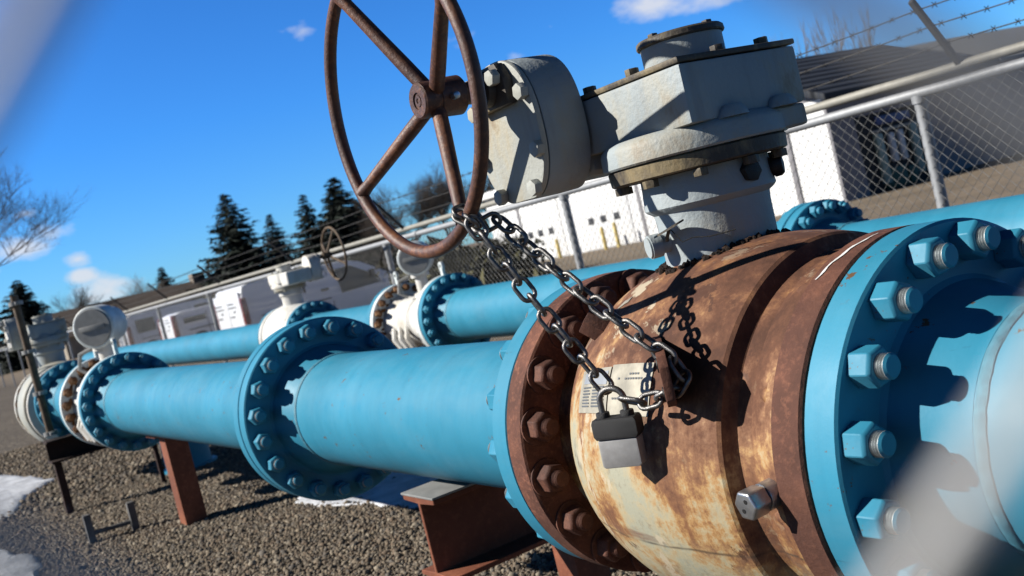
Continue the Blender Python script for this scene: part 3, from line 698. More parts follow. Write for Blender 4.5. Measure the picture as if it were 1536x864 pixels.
# local frame of the lock: hangs straight down, broad face turned to the viewer's left
lu = Vector((.60, .80, 0)).normalized(); lu = Vector((.86, .51, 0)).normalized(); lv = Vector((0, 0, 1)); ln = lu.cross(lv)
tilt = Matrix.Rotation(rad(-1.5), 3, ln); lu = tilt @ lu; lv = tilt @ lv
L0 = LOCKTOP+Vector((.004, .0, -.003))
mp = lambda p, q, h: L0+lu*p*1.12+lv*q+ln*h
b = new(); sh = [mp(-.0165, -.038, 0), mp(-.0165, -.012, 0)]+[mp(-.0165*math.cos(a), -.010+.0165*math.sin(a), 0) for a in np.linspace(.15, pi-.15, 12)]+[mp(.0165, -.012, 0), mp(.0165, -.038, 0)]
tube(b, sh, .0046, 12); obj('shackle', b, 'chain_steel', lk)
b = new(); prism(b, [(-.0285, -.034), (.0285, -.034), (.0305, -.040), (.0305, -.058), (.0275, -.064), (-.0275, -.064), (-.0305, -.058), (-.0305, -.040)], -.0145, .0145, mp, .003)
for s_ in (-1, 1): prism(b, [(s_*.0165+.009*math.cos(k*pi/8), .0+.009*math.sin(k*pi/8)) for k in range(16)], -.036, -.026, lambda p, q, h: L0+lu*p*1.12+ln*q+lv*h, .002)
obj('guard', b, 'lock_rubber', lk)
b = new(); prism(b, [(-.0265, -.0645), (.0265, -.0645), (.0265, -.102), (.0235, -.1055), (-.0235, -.1055), (-.0265, -.102)], -.0125, .0125, mp, .0025); obj('lock_body', b, 'lock_steel', lk)

# ------------------------------------------------------------------ supports
def ibeam(label, x, w, z0, z1, y0, y1, legs=(), mat='rust_beam', top=None):
    t = thing('steel_beam_support', (x, (y0+y1)/2, GZ), label, 'pipe support', 'steel supports under the pipes')
    b = new(); tf = .012
    prism(b, [(-w/2, z0), (w/2, z0), (w/2, z0+tf), (.006, z0+tf+.004), (.006, z1-tf-.004), (w/2, z1-tf), (w/2, z1), (-w/2, z1), (-w/2, z1-tf), (-.006, z1-tf-.004), (-.006, z0+tf+.004), (-w/2, z0+tf)], y0, y1, lambda p, q, h: (x+p, h, q), .0015, 1)
    obj('beam', b, mat, t, angle=25)
    if top: bb = new(); box(bb, (x-w/2-.004, y0-.003, z1+.001), (x+w/2+.004, y1, z1+.007), .002); obj('bearing_pad', bb, top, t)
    for (ly, s_) in legs:
        b = new(); box(b, (x-s_, ly-s_, GZ-.05), (x+s_, ly+s_, z0-.001), .004); obj('leg', b, mat, t)
    return t
ibeam('rust brown I-beam cradle with grey top under the blue pipe beside the rusty valve', -2.385, .165, -.385, -.178, -.135, .42, ((.28, .05),), top='galv_dull')
ibeam('dark brown beam on two legs under the short blue pipe at left', -7.12, .16, -.31, -.171, -.32, .36, ((-.28, .022), (.3, .014)), 'rust_dark')
t = thing('pipe_post', (-5.52, .06, GZ), 'square rust brown post holding up the blue pipe in the gravel', 'pipe support', 'steel supports under the pipes')
b = new(); box(b, (-5.575, .0, GZ-.05), (-5.455, .11, -.172), .006); obj('post', b, 'rust_beam', t)
b = new(); box(b, (-5.61, -.05, -.172), (-5.42, .15, -.160), .003); obj('bearing_plate', b, 'rust_beam', t)
t = thing('pipe_pedestal', (-6.05, 2.17, GZ), 'short round blue pedestal under the rear pipe behind the brown post', 'pipe support', 'steel supports under the pipes')
pz = on_z(285, 700)
t.location = (pz.x, pz.y, GZ)
b = new(); lathe(b, [(GZ-.02, 0), (GZ-.02, .19), (GZ+.02, .19), (GZ+.02, .155), (-.24, .155), (-.24, 0)], (pz.x, pz.y, 0), 'Z', 40); obj('column', b, 'blue_paint_far', t, angle=30)
b = new(); tube(b, [(pz.x+.13, pz.y-.12, GZ+.0), (pz.x+.13, pz.y-.13, GZ+.14), (pz.x+.1, pz.y-.12, GZ+.2)], .012, 8); obj('ground_strap', b, 'white_rim', t)
b = new(); lathe(b, [(GZ-.05, .0), (GZ-.05, .11), (-.29, .11), (-.29, 0)], (XS+.0, .0, 0), 'Z', 32)
vs = thing('valve_pedestal', (XS, 0, GZ), 'rust brown pedestal under the rusty ball valve', 'pipe support', 'steel supports under the pipes'); obj('column', b, 'rust_beam', vs, angle=30)
# small stakes in the gravel
t = thing('stake_frame', (*gp(170, 800), GZ), 'two short grey stakes joined by a thin bar in the gravel', 'stakes')
b = new(); p1 = on_z(140, 815); p2 = on_z(205, 795)
for p in (p1, p2):
    bb = new(); box(bb, (p.x-.018, p.y-.018, GZ-.03), (p.x+.018, p.y+.018, GZ+.15), .003); obj('stake', bb, 'stake_grey', t)
tube(b, [(p1.x, p1.y, GZ+.05), (p2.x, p2.y, GZ+.05)], .012, 8); obj('crossbar', b, 'stake_grey', t)
# clamp pole at the left
px_, py_ = -7.2, -.262
t = thing('clamp_pole', (px_, py_, GZ), 'thin leaning brown pole with white clamps at the left edge', 'pole')
b = new(); bar(b, (px_, py_, -.150), (px_-.01, py_+.0, .74), .024, 14); obj('pole', b, 'pole_rust', t)
for z in (-.137, .12, .385, .69):
    b = new(); lathe(b, [(z-.012, .0), (z-.012, .042), (z+.012, .042), (z+.012, 0)], (px_, py_, 0), 'Z', 16); box(b, (px_-.06, py_-.012, z-.01), (px_+.07, py_+.012, z+.01), .003); obj('clamp', b, 'galv_dull', t)

# ------------------------------------------------------------------ fences
def wire_mesh(name, parent, O, e1, L, z0, H, pitch, r, mat, seg=4, amp=None):
    """chain link: vertical zig-zag wires; pitch = width of one diamond"""
    b = new(); n = int(L/(pitch)); m = int(H/(pitch/2)); off = e1.cross(Vector((0, 0, 1))).normalized()
    V = []; F = []
    amp = amp or r*.9
    for i in range(n*2):
        base = None
        pts = []
        for k in range(m+1):
            s_ = i*pitch/2+(pitch/4 if (k+i) % 2 else -pitch/4)
            pts.append(O+e1*s_+Vector((0, 0, z0+k*pitch/2))+off*(amp if (k % 2) else -amp))
        for k in range(m):
            a, c = pts[k], pts[k+1]; d = (c-a).normalized(); u = d.orthogonal().normalized(); w = d.cross(u); q = len(V)
            for p in (a, c):
                for j in range(seg): V.append(tuple(p+(u*math.cos(2*pi*j/seg)+w*math.sin(2*pi*j/seg))*r))
            for j in range(seg): F.append((q+j, q+(j+1) % seg, q+seg+(j+1) % seg, q+seg+j))
    V = np.array(V)-np.array(wloc(parent)); return raw(name, V, np.array(F), mat, parent)
FY = 3.0; FZ = .565
t = thing('chain_link_fence', (-8, FY, GZ), 'long galvanised chain link fence with barbed wire behind the pipes', 'fence')
FX0, FX1 = -40, 4
b = new(); bar(b, (FX0, FY, FZ), (FX1, FY, FZ), .0235, 16); obj('top_rail', b, 'galvanised', t)
b = new(); bar(b, (FX0, FY+.16, FZ+.075), (FX1, FY+.16, FZ+.075), .022, 12); obj('rear_rail', b, 'beige_rail', t)
for k in range(18):
    x = -3.06+2.0-2.88*k if False else -3.06-2.83*(k-2)
    if x > FX1: continue
    b = new(); bar(b, (x, FY+.005, GZ-.05), (x, FY+.005, FZ-.02), .027 if k < 9 else .022, 14); lathe(b, [(FZ-.045, .0), (FZ-.045, .034), (FZ-.01, .034), (FZ-.01, 0)], (x, FY+.005, 0), 'Z', 14); obj('post', b, 'galvanised', t)
for k in range(12):
    x = -2.93-2.83*(k-1)
    b = new(); box(b, (-.012, -.012, 0), (.012, .012, .40), .002, mat=Matrix.Translation((x, FY+.16, FZ+.07)) @ Matrix.Rotation(rad(38), 4, 'X')); obj('barb_arm', b, 'twig_dark', t)
    b = new(); lathe(b, [(-.03, .0), (-.03, .03), (.03, .03), (.03, 0)], (x+.5, FY, FZ), 'X', 14); obj('rail_sleeve', b, 'galvanised', t)
for j, q in enumerate((.14, .245, .345)):
    p = Vector((0, FY+.16-q*math.sin(rad(38)), FZ+.07+q*math.cos(rad(38)))); b = new()
    pts = [(x, p.y, p.z-.015*math.sin(pi*((x+2.93) % 2.83)/2.83)) for x in np.arange(FX0, FX1, .35)]
    tube(b, pts, .0030, 5)
    for x in np.arange(-16+.03*j, 3, .11):
        zz = p.z-.015*math.sin(pi*((x+2.93) % 2.83)/2.83)
        tube(b, [(x-.004, p.y-.012, zz-.012), (x, p.y, zz), (x+.004, p.y+.012, zz+.012)], .0022, 3, caps=False); tube(b, [(x+.006, p.y+.012, zz-.012), (x+.004, p.y, zz), (x, p.y-.012, zz+.012)], .0022, 3, caps=False)
    obj('barbed_wire', b, 'twig_dark', t)
wire_mesh('wire_mesh', t, Vector((-24, FY-.02, 0)), Vector((1, 0, 0)), 27, GZ, FZ-GZ-.01, .0576, .0015, 'fence_wire', 3)

# the fence the picture is taken through, a hand's width from the lens
nh = Vector((FWD.x, FWD.y, 0)).normalized(); eh = nh.cross(Vector((0, 0, 1))).normalized()
D0 = .045; C0 = at_depth(712, 470, D0)
t = thing('chain_link_fence', (C0.x, C0.y, GZ), 'blurred chain link fence right in front of the lens', 'fence')
V = []; F = []
def near_wire(p, q, r=.00108, seg=8, n=14):
    global V, F
    d = (q-p).normalized(); u = d.orthogonal().normalized(); w = d.cross(u); base = len(V)
    for i in range(n+1):
        c = p.lerp(q, i/n)
        for j in range(seg): V.append(tuple(c+(u*math.cos(2*pi*j/seg)+w*math.sin(2*pi*j/seg))*r))
    for i in range(n):
        for j in range(seg): a = base+i*seg+j; b2 = base+i*seg+(j+1) % seg; F.append((a, b2, b2+seg, a+seg))
PD = .0505                                                             # half diagonal spacing between crossing lines
def P2(i, j):                                                          # lattice: i along up-right, j along down-right
    a1 = (eh+Vector((0, 0, 1)))/math.sqrt(2); a2 = (eh-Vector((0, 0, 1)))/math.sqrt(2)
    return C0+a1*(i*PA)+a2*(j*PB)
PB = .0515*.776*1.10; PA = .0420*.776*1.17                                                 # spacing of the two wire families
NW = 12
for k in range(-NW, NW):
    for m_ in range(-NW, NW):
        z = 1 if (k+m_) % 2 else -1
        A = P2(k+.5, m_+.5); B_ = P2(k+1.5, m_+.5); Cc = P2(k+.5, m_+1.5)
        if min(A.z, B_.z, Cc.z) < GZ: continue
        near_wire(A+nh*.0008, B_-nh*.0008); near_wire(A+nh*.0008, Cc-nh*.0008)
raw('wire_mesh', np.array(V)-np.array(t.location), np.array(F), 'near_wire', t, smooth=True)
topz = max(v[2] for v in V)
b = new(); bar(b, C0+eh*(-.75)+Vector((0, 0, topz-C0.z)), C0+eh*.75+Vector((0, 0, topz-C0.z)), .017, 14); obj('top_rail', b, 'galvanised', t)
for s_ in (-1, 1):
    b = new(); p = C0+eh*(.72*s_); bar(b, (p.x, p.y, GZ), (p.x, p.y, topz), .02, 14); obj('post', b, 'galvanised', t)

# ------------------------------------------------------------------ buildings
bl = thing('garage_building', (-20, 20, GZ), 'white garage building with small door windows and dark slate roof behind the fence', 'building')
BX, BY, BXL, BYR, BH = -14.7, 16.0, -28.2, 30.0, 2.0
b = new(); box(b, (BXL, BY, GZ-.1), (BX-.02, BYR, 1.5), 0); obj('front_wall', b, 'white_siding', bl)
def gable_panel(y0, y1, z0, z1, th, mat, name, parent=bl, x=BX):
    b = new(); box(b, (x-.015, y0, z0), (x+th, y1, z1), 0); return obj(name, b, mat, parent)
gable_panel(BY, 16.75, GZ-.1, 1.5, .05, 'wall_grey', 'end_wall'); gable_panel(19.15, BYR, GZ-.1, 1.5, .05, 'wall_grey', 'end_wall'); gable_panel(16.75, 19.15, .98, 1.5, .05, 'wall_grey', 'end_wall')
dw = gable_panel(16.75, 19.15, GZ, .98, .01, 'dark_inside', 'door_opening')  # flat dark panel, the shade inside the bay put into its colour
for (y, z0, z1, w, m) in ((17.35, -.5, .55, .22, 'pale_green'), (17.75, -.1, .52, .16, 'plate_white'), (18.05, -.1, .54, .16, 'plate_white'), (18.5, -.45, .62, .22, 'pale_green')):
    b = new(); box(b, (BX-.0, y-w/2, z0), (BX+.10, y+w/2, z1), .03); obj('machine', b, m, dw)
b = new(); box(b, (BX+.0, 17.2, .57), (BX+.08, 18.7, .63), .01); obj('shelf', b, 'beige_rail', dw)
b = new(); box(b, (BX+.0, 17.3, -.62), (BX+.09, 18.0, -.2), .02); box(b, (BX+.0, 18.05, -.62), (BX+.09, 18.35, -.25), .02); obj('bin', b, 'deep_green', dw)
b = new(); box(b, (BX+.0, 18.75, -.6), (BX+.09, 19.1, -.1), .02); obj('crate', b, 'shed_blue', dw)
b = new(); box(b, (BX+.0, 17.4, .72), (BX+.06, 18.5, .9), .02); obj('crate', b, 'shed_blue', dw)
# slate roof: slopes towards the yard end
b = new(); th = .12
prism(b, [(BX+.35, 1.42), (BX+.35, 1.55), (BX-2.6, 2.72), (BX-3.0, 2.60)], BY-.3, 21.6, lambda p, q, h: (p, h, q), .01); obj('roof', b, 'slate_roof', bl)
b = new(); prism(b, [(BX-.03, 1.505), (BX-2.6, 2.575), (BX-2.69, 1.505)], BY+.005, 21.5, lambda p, q, h: (p, h, q)); obj('gable_infill', b, 'wall_grey', bl, smooth=False)
b = new(); prism(b, [(BX+.30, 1.47), (BX+.30, 1.56), (BX-2.6, 2.55), (BX-3.0, 2.42)], 21.7, BYR+2, lambda p, q, h: (p, h, q), .01); obj('porch_roof', b, 'galv_dull', bl)
b = new(); box(b, (BXL-.2, BY-.25, 1.5), (BX-2.7, BYR, 1.72), .02); obj('parapet', b, 'white_siding', bl)
for x in (-26.5, -20.95, -15.8):
    b = new(); box(b, (x-.06, BY-.04, GZ), (x+.06, BY+.01, 1.48), .005); obj('door_post', b, 'wall_grey', bl)
for xs in ((-26.1, -25.57, -25.03), (-23.1, -22.55, -21.97), (-20.65, -20.1, -19.6), (-18.4, -17.8, -17.2)):
    d = new(); box(d, (xs[0]-.55, BY-.02, GZ+.02), (xs[2]+.55, BY+.01, 1.2), .005); dr = obj('garage_door', d, 'white_siding', bl)
    for x in xs:
        b = new(); box(b, (x-.12, BY-.034, .05), (x+.12, BY-.018, .23), .01); obj('window', b, 'van_trim', dr)
for (x, h_, lab) in ((-24.2, .75, 'yellow bollard by the garage doors, leftmost and by itself'), (-22.1, .8, 'left bollard of the yellow pair near the right garage door'), (-21.55, .85, 'right bollard of the yellow pair near the right garage door')):
    t = thing('bollard', (x, BY-.5, GZ), lab, 'bollard', 'yellow bollards in front of the garage'); b = new(); lathe(b, [(GZ-.03, 0), (GZ-.03, .05), (GZ+h_-.25, .05), (GZ+h_-.21, .025), (GZ+h_-.2, 0)], (x, BY-.5, 0), 'Z', 16); obj('pipe_body', b, 'yellow_paint', t)
hs = thing('low_house', (-60, 12, GZ), 'low tan house with brown roof beyond the vans', 'building')
hc = at_depth(265, 440, 62)
t = hs; t.location = (hc.x, hc.y, GZ)
b = new(); box(b, (hc.x-3, hc.y-7, GZ-.2), (hc.x+3, hc.y+7, .55)); obj('wall', b, 'tan_wall', t)
b = new(); prism(b, [(-3.4, .5), (3.4, .5), (0, 2.0)], hc.y-7.5, hc.y+7.5, lambda p, q, h: (hc.x+p, h, q)); obj('roof', b, 'house_roof', t, smooth=False)
b = new(); box(b, (hc.x-.4, hc.y+1, 1.2), (hc.x+.4, hc.y+1.7, 2.4)); obj('chimney', b, 'house_wall', t)

# ------------------------------------------------------------------ vans
def make_van(label, x, y, L=4.0, H=1.5, W=1.5, z0=GZ, marks=True):
    """rear at y, nose towards +y, right-hand side faces +x"""
    t = thing('cargo_van', (x-W/2, y+L/2, z0), label, 'van', 'white vans parked beyond the fence')
    xc = x-W/2; gz = .16
    prof = [(0, gz+.1), (.03, gz), (L-.15, gz), (L, gz+.12), (L, .62), (L-.06, .74), (L-.75, .88), (L-1.35, H-.12), (L-1.7, H-.02), (L-2.3, H), (.25, H-.01), (.08, H-.06), (.015, H-.3)]
    b = new(); tt = new(); rows = []
    for f, wz in ((-1, 1), (1, 1)):
        rows.append([tt.verts.new((xc+f*(W/2)*(1-.10*max(0, (q-.75)/(H-.75))), y+p, z0+q)) for p, q in prof])
    A, B = rows; n = len(prof); tt.faces.new(A); tt.faces.new(B[::-1])
    for k in range(n): tt.faces.new((A[k], A[(k+1) % n], B[(k+1) % n], B[k]))
    bmesh.ops.recalc_face_normals(tt, faces=tt.faces); bmesh.ops.bevel(tt, geom=tt.edges[:], offset=.05, segments=3, profile=.6, affect='EDGES', clamp_overlap=True); merge(b, tt)
    body = obj('body', b, 'van_white', t, angle=40)
    def side(poly, mat, name, parent=t, th=.008, off=0.003):
        for s_ in (1, -1):
            b = new(); prism(b, poly, 0, th, lambda p, q, h: (xc+s_*((W/2)*(1-.10*max(0, (q-.75)/(H-.75)))+h+off), y+p, z0+q)); obj(name, b, mat, parent, smooth=False)
    side([(L-1.98, .66), (L-2.02, H-.17), (L-1.62, H-.16), (L-1.20, .96), (L-1.0, .70)], 'van_glass', 'side_window')
    side([(.35, .60), (.35, .625), (2.0, .625), (2.0, .60)], 'van_trim', 'side_rail'); side([(2.02, .3), (2.02, H-.12), (2.035, H-.12), (2.035, .3)], 'van_trim', 'door_seam'); side([(.9, .3), (.9, H-.12), (.915, H-.12), (.915, .3)], 'van_trim', 'door_seam')
    side([(1.80, .80), (1.80, .85), (1.98, .85), (1.98, .80)], 'van_trim', 'door_handle')
    if z0 < -.71: side([(.28, .80), (.28, H-.20), (.86, H-.20), (.86, .80)], 'van_glass', 'quarter_window')
    if marks: side([(1.08, H-.42), (1.08, H-.37), (1.45, H-.37), (1.45, H-.52), (1.40, H-.52), (1.40, H-.42)], 'van_trim', 'shadow_mark'); side([(1.22, H-.66), (1.22, H-.52), (1.28, H-.52), (1.28, H-.66)], 'van_trim', 'shadow_mark')  # T-shaped piece of a shadow, painted on the sides as dark strips
    b = new(); prism(b, [(-W*.40, .96), (W*.40, .96), (W*.34, H-.18), (-W*.34, H-.18)], 0, .012, lambda p, q, h: (xc+p, y+L-1.02-(q-.9)*.95+h+.02, z0+q)); obj('windscreen', b, 'van_glass', t, smooth=False)
    for s_ in (-1, 1):
        d = new(); x0, x1 = (xc+.012, xc+W*.44) if s_ > 0 else (xc-W*.44, xc-.012)
        box(d, (x0, y-.022, z0+.36), (x1, y-.004+.02, z0+H-.16), .01); dr = obj('rear_door', d, 'van_white', t)
        b = new(); box(b, ((x0+x1)/2-.06, y-.036, z0+.80), ((x0+x1)/2+.06, y-.020, z0+.84), .004); obj('handle', b, 'van_trim', dr)
        if marks:
            for zz, ww in ((.98, .62), (.90, .8), (.70, .5)): b = new(); box(b, (x0+.05, y-.027, z0+zz), (x0+.05+(x1-x0)*ww*.8, y-.021, z0+zz+.028)); obj('stripe', b, 'van_trim', dr)
        b = new(); box(b, (xc+s_*W*.47-.07, y-.03, z0+.50), (xc+s_*W*.47+.065, y+.10, z0+1.08), .03); obj('tail_light', b, 'tail_red', t)
        b = new(); box(b, (xc+s_*(W/2+.02), y+L-1.25, z0+.86), (xc+s_*(W/2+.17), y+L-1.15, z0+1.03), .03); obj('mirror', b, 'van_trim', t)
        b = new(); box(b, (xc+s_*W*.36-.14, y+L-.1, z0+.58), (xc+s_*W*.36+.14, y+L+.012, z0+.72), .02); obj('headlight', b, 'plate_white', t)
        for yy in (.65, L-.72):
            b = new(); lathe(b, [(-.10, .12), (-.10, .235), (-.08, .26), (.08, .26), (.10, .235), (.10, .12)], (xc+s_*(W/2-.09), y+yy, z0+.26), 'X', 28); tw = obj('wheel', b, 'tyre', t)
            b = new(); lathe(b, [(.085*s_, 0), (.09*s_, .03), (.075*s_, .10), (.095*s_, .155), (.095*s_, .165)], (xc+s_*(W/2-.09), y+yy, z0+.26), 'X', 20); obj('rim', b, 'wheel_silver', tw)
    b = new(); box(b, (xc-W*.46, y-.07, z0+.16), (xc+W*.46, y+.05, z0+.34), .03); obj('bumper', b, 'van_trim', t)
    b = new(); box(b, (xc-.17, y-.045, z0+.37), (xc+.17, y-.02, z0+.46), .004); obj('licence_plate', b, 'plate_white', t)
p = on_y(364, 430, 6.0)
make_van('nearest white cargo van with big side window behind the small handwheel', -22.4, 6.0, 4.25, 1.38, 2.05, -.70)
make_van('white van half hidden behind the fence post, second from the nearest van', -28.3, 6.0, 3.9, 1.14, 1.5, -.72)
make_van('leftmost white van with a red tail light above the round transmitter', -34.6, 6.2, 4.2, 1.42, 1.6, -.74, False)

# ------------------------------------------------------------------ trees
def spruce(base, H, Rm, label, seed, group='dark spruce trees beyond the vans'):
    rng = np.random.default_rng(seed); t = thing('spruce_tree', base, label, 'tree', group)
    b = new(); bar(b, base, base+Vector((0, 0, H*.97)), H*.018, 8, H*.002); obj('trunk', b, 'bark', t)
    V = []; F = []; T = []
    z = H*.07
    while z < H*.985:
        f = 1-z/H; R = Rm*(f**.9)*rng.uniform(.72, 1.15)+.015*Rm; nb = max(4, int(5+9*f))
        a0 = rng.uniform(0, 6.28)
        for k in range(nb):
            a = a0+6.283*k/nb+rng.uniform(-.3, .3); rr = R*rng.uniform(.62, 1.18); dz = rng.uniform(-.05, .05)*H*.2
            dirv = np.array([math.cos(a), math.sin(a), 0]); side = np.array([-dirv[1], dirv[0], 0])
            n = int(5+12*rr/Rm)
            for m_ in range(n):
                s_ = (m_+.6)/n; p = dirv*rr*s_+np.array([0, 0, z+dz-.30*rr*s_+.24*rr*s_*s_]); l = Rm*(.20*(1-.5*s_)+.05)*rng.uniform(.7, 1.3)*(.30+.75*f); tn = rng.uniform(0, 1)*(.3+.7*s_)
                for sg in (-1, 1):
                    q = side*sg*l*rng.uniform(.5, 1.0)+dirv*l*rng.uniform(.3, .9)+np.array([0, 0, -l*rng.uniform(.1, .55)])
                    wv = dirv*l*.22+np.array([0, 0, l*.17*rng.uniform(-1, 1)])
                    i = len(V); V += [p-wv, p+wv, p+q]; F.append((i, i+1, i+2)); T += [tn]*3
        z += H*.021*(1+.7*f)
    V = np.array(V); T = np.array(T); tone = np.stack([T, T, T, np.ones_like(T)], 1)
    raw('crown', V, np.array(F), 'needle', t, base, tone)
def bare_tree(base, H, spread, label, seed, mat='twig', depth=5, group=None, lean=0.0, name='bare_tree', nb=3, r0=None):
    rng = random.Random(seed); t = thing(name, base, label, 'tree', group); V = []; F = []; trunkV = new()
    def seg(p, q, r, r2, k=4):
        d = (q-p).normalized(); u = d.orthogonal().normalized(); w = d.cross(u); i = len(V)
        for c, rr in ((p, r), (q, r2)):
            for j in range(k): V.append(tuple(c+(u*math.cos(2*pi*j/k)+w*math.sin(2*pi*j/k))*rr-base))
        for j in range(k): F.append((i+j, i+(j+1) % k, i+k+(j+1) % k, i+k+j))
    def grow(p, d, l, r, lev):
        q = p
        for s_ in range(3):
            d = (d+Vector((rng.uniform(-1, 1), rng.uniform(-1, 1), rng.uniform(-.5, .9)))*.16).normalized(); q2 = q+d*l/3
            seg(q, q2, r*(1-.2*s_), r*(1-.2*(s_+1))); q = q2
            if lev > 0:
                for _ in range(1 if s_ < 2 else nb):
                    dv = (d*.75+Vector((rng.uniform(-1, 1), rng.uniform(-1, 1), rng.uniform(-.25, .7)))*spread).normalized()
                    grow(q, dv, l*rng.uniform(.55, .8), r*.5, lev-1)
    r0 = r0 or H*.02
    top = base+Vector((lean*H*.3, 0, H*.3)); bar(trunkV, base, top, r0*1.3, 8, r0); obj('trunk', trunkV, 'bark', t)
    for k in range(nb): grow(top, Vector((rng.uniform(-1, 1)*spread, rng.uniform(-1, 1)*spread, 1)).normalized(), H*.30, r0*.8, depth-1)
    raw('branches', np.array(V), np.array(F), mat, t, base)
def tree_at(u_top, v_top, u_b, v_b, depth):
    """ground point under the crown top and the height, from two picture points at a distance"""
    a = at_depth(u_b, v_b, depth); c = at_depth(u_top, v_top, depth); return Vector((c.x, c.y, GZ-.1)), (c.z-GZ+.1)
for (ut, vt, dpt, w, lab, sd) in ((335, 288, 60, 1.9, 'broad dark spruce alone above the middle of the van row', 1), (402, 320, 64, 1.25, 'small thin spruce between the two bigger spruce clumps', 2), (452, 290, 58, 1.3, 'narrow spruce on the left of the twin spruces behind the nearest van', 3), (497, 264, 58, 2.0, 'tallest spruce, just left of the large handwheel', 4), (532, 300, 63, 1.5, 'dark spruce half behind the large handwheel rim', 5), (240, 400, 70, 1.2, 'small distant spruce over the low house roof', 6), (24, 420, 62, 1.9, 'dark spruce at the left edge behind the leaning pole', 7)):
    b_, h_ = tree_at(ut, vt, ut, vt, dpt); spruce(b_, h_, w*2.1, lab, sd)
b_, h_ = tree_at(-140, 235, 0, 0, 34); bare_tree(b_, h_, .85, 'big bare tree with branches reaching in at the left edge', 3, 'twig_pale', 6, None, 0, nb=4, r0=.10)
b_, h_ = tree_at(95, 440, 0, 0, 60); bare_tree(b_, h_, .8, 'bare thin tree left of the round transmitter', 5, 'twig', 5, None)
b_, h_ = tree_at(215, 420, 0, 0, 66); bare_tree(b_, h_, .9, 'pale bare bush beside the small distant spruce', 8, 'twig_pale', 5, None)
for i, (u, v, d_, lab) in enumerate(((590, 285, 45, 'leafless dark tree seen through the lower handwheel opening'), (655, 268, 46, 'leafless dark tree behind the lower handwheel spoke'), (722, 262, 47, 'leafless dark tree just left of the white garage'), (560, 318, 44, 'low leafless tree right of the tallest spruce'))):
    b_, h_ = tree_at(u, v, 0, 0, d_); bare_tree(b_, h_, .85, lab, 20+i, 'twig', 6, 'leafless trees beyond the fence', nb=3)
for i, (u, v, lab) in enumerate(((1183, 50, 'faint upright poplar nearest the gear housing above the slate roof'), (1232, 22, 'tall middle poplar above the slate roof'), (1285, 26, 'right hand poplar above the slate roof'))):
    b_, h_ = tree_at(u, v, 0, 0, 50); bare_tree(b_, h_*.96, .10, lab, 40+i, 'twig_pale', 4, 'upright bare poplars behind the garage', name='poplar_tree', nb=3, r0=.05)
def scrub(base, sx, sy, h, label, seed, n=1500):
    rng = np.random.default_rng(seed); p = np.stack([rng.normal(0, sx*.4, n), rng.normal(0, sy*.4, n), rng.uniform(0, 1, n)**1.2*h], 1); p[:, 2] *= np.exp(-(p[:, 0]/sx)**2*1.2)
    d = rng.normal(0, 1, (n, 2, 3))*h*.11; V = np.stack([p, p+d[:, 0], p+d[:, 1]], 1).reshape(-1, 3); T = np.repeat(rng.uniform(0, 1, n), 3)
    t = thing('shrub', base, label, 'shrub', 'scrub left of the garage'); raw('twigs', V, np.arange(3*n).reshape(-1, 3), 'brush', t, base, np.stack([T, T, T, np.ones_like(T)], 1))
for i, (u, v, sx, h_, lab) in enumerate(((690, 392, 1.6, .85, 'yellow green scrub bush between the rear flange and the garage'), (742, 380, 1.0, .9, 'dry scrub bush at the left foot of the garage'), (648, 372, 1.6, 1.2, 'dark scrub bush behind the rear flow meter'))):
    q = at_depth(u, v, 21); scrub(Vector((q.x, q.y, GZ)), sx, 1.0, h_, lab, 60+i)

# ------------------------------------------------------------------ light, sky, camera
def travel(az, el): return Vector((math.cos(rad(az))*math.cos(rad(el)), math.sin(rad(az))*math.cos(rad(el)), -math.sin(rad(el))))
sd = travel(SUN_AZ, SUN_EL)
L = bpy.data.lights.new('sun', 'SUN'); L.energy = 5.0; L.angle = rad(.5); L.color = (1.0, .955, .88)
lo = bpy.data.objects.new('sun', L); COL.objects.link(lo); lo.rotation_euler = (-sd).to_track_quat('Z', 'Y').to_euler(); lo.location = -sd*30
SKYGAIN = [(0.0, (.50, 1.06, 1.78)), (1.0, (.03, .10, .2)), (.16, (.32, 1.02, 2.0)), (.30, (.30, .96, 1.88)), (.55, (.05, .16, .34))]  # sky tint by height; upper sky darkened to weaken light on shaded faces
w = bpy.data.worlds.new('World'); sc.world = w; w.use_nodes = True; nt = w.node_tree; nt.nodes.clear()
ou = nt.nodes.new('ShaderNodeOutputWorld'); bg = nt.nodes.new('ShaderNodeBackground'); nt.links.new(bg.outputs[0], ou.inputs[0])
sky = nt.nodes.new('ShaderNodeTexSky'); sky.sky_type = 'NISHITA'; sky.sun_disc = False; sky.sun_elevation = rad(SUN_EL)
sdir = -sd; sky.sun_rotation = math.atan2(sdir.x, sdir.y); sky.air_density = 1.0; sky.dust_density = .2; sky.ozone_density = 2.0; sky.altitude = 800
gen = nt.nodes.new('ShaderNodeTexCoord')
def wn(tp, **k):
    n = nt.nodes.new(tp)
    for a, v in k.items(): setattr(n, a, v)
    return n
def wmath(op, a, b=0.0, clamp=False):
    n = wn('ShaderNodeMath', operation=op, use_clamp=clamp)
    for i, v in enumerate((a, b)):
        if isinstance(v, (int, float)): n.inputs[i].default_value = v
        else: nt.links.new(v, n.inputs[i])
    return n.outputs[0]
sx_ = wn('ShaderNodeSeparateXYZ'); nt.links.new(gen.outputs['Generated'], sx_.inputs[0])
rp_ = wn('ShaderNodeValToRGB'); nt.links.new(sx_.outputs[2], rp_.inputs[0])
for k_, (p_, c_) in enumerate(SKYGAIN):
    e_ = (rp_.color_ramp.elements[k_] if k_ < 2 else rp_.color_ramp.elements.new(p_)); e_.position = p_; e_.color = (*c_, 1)
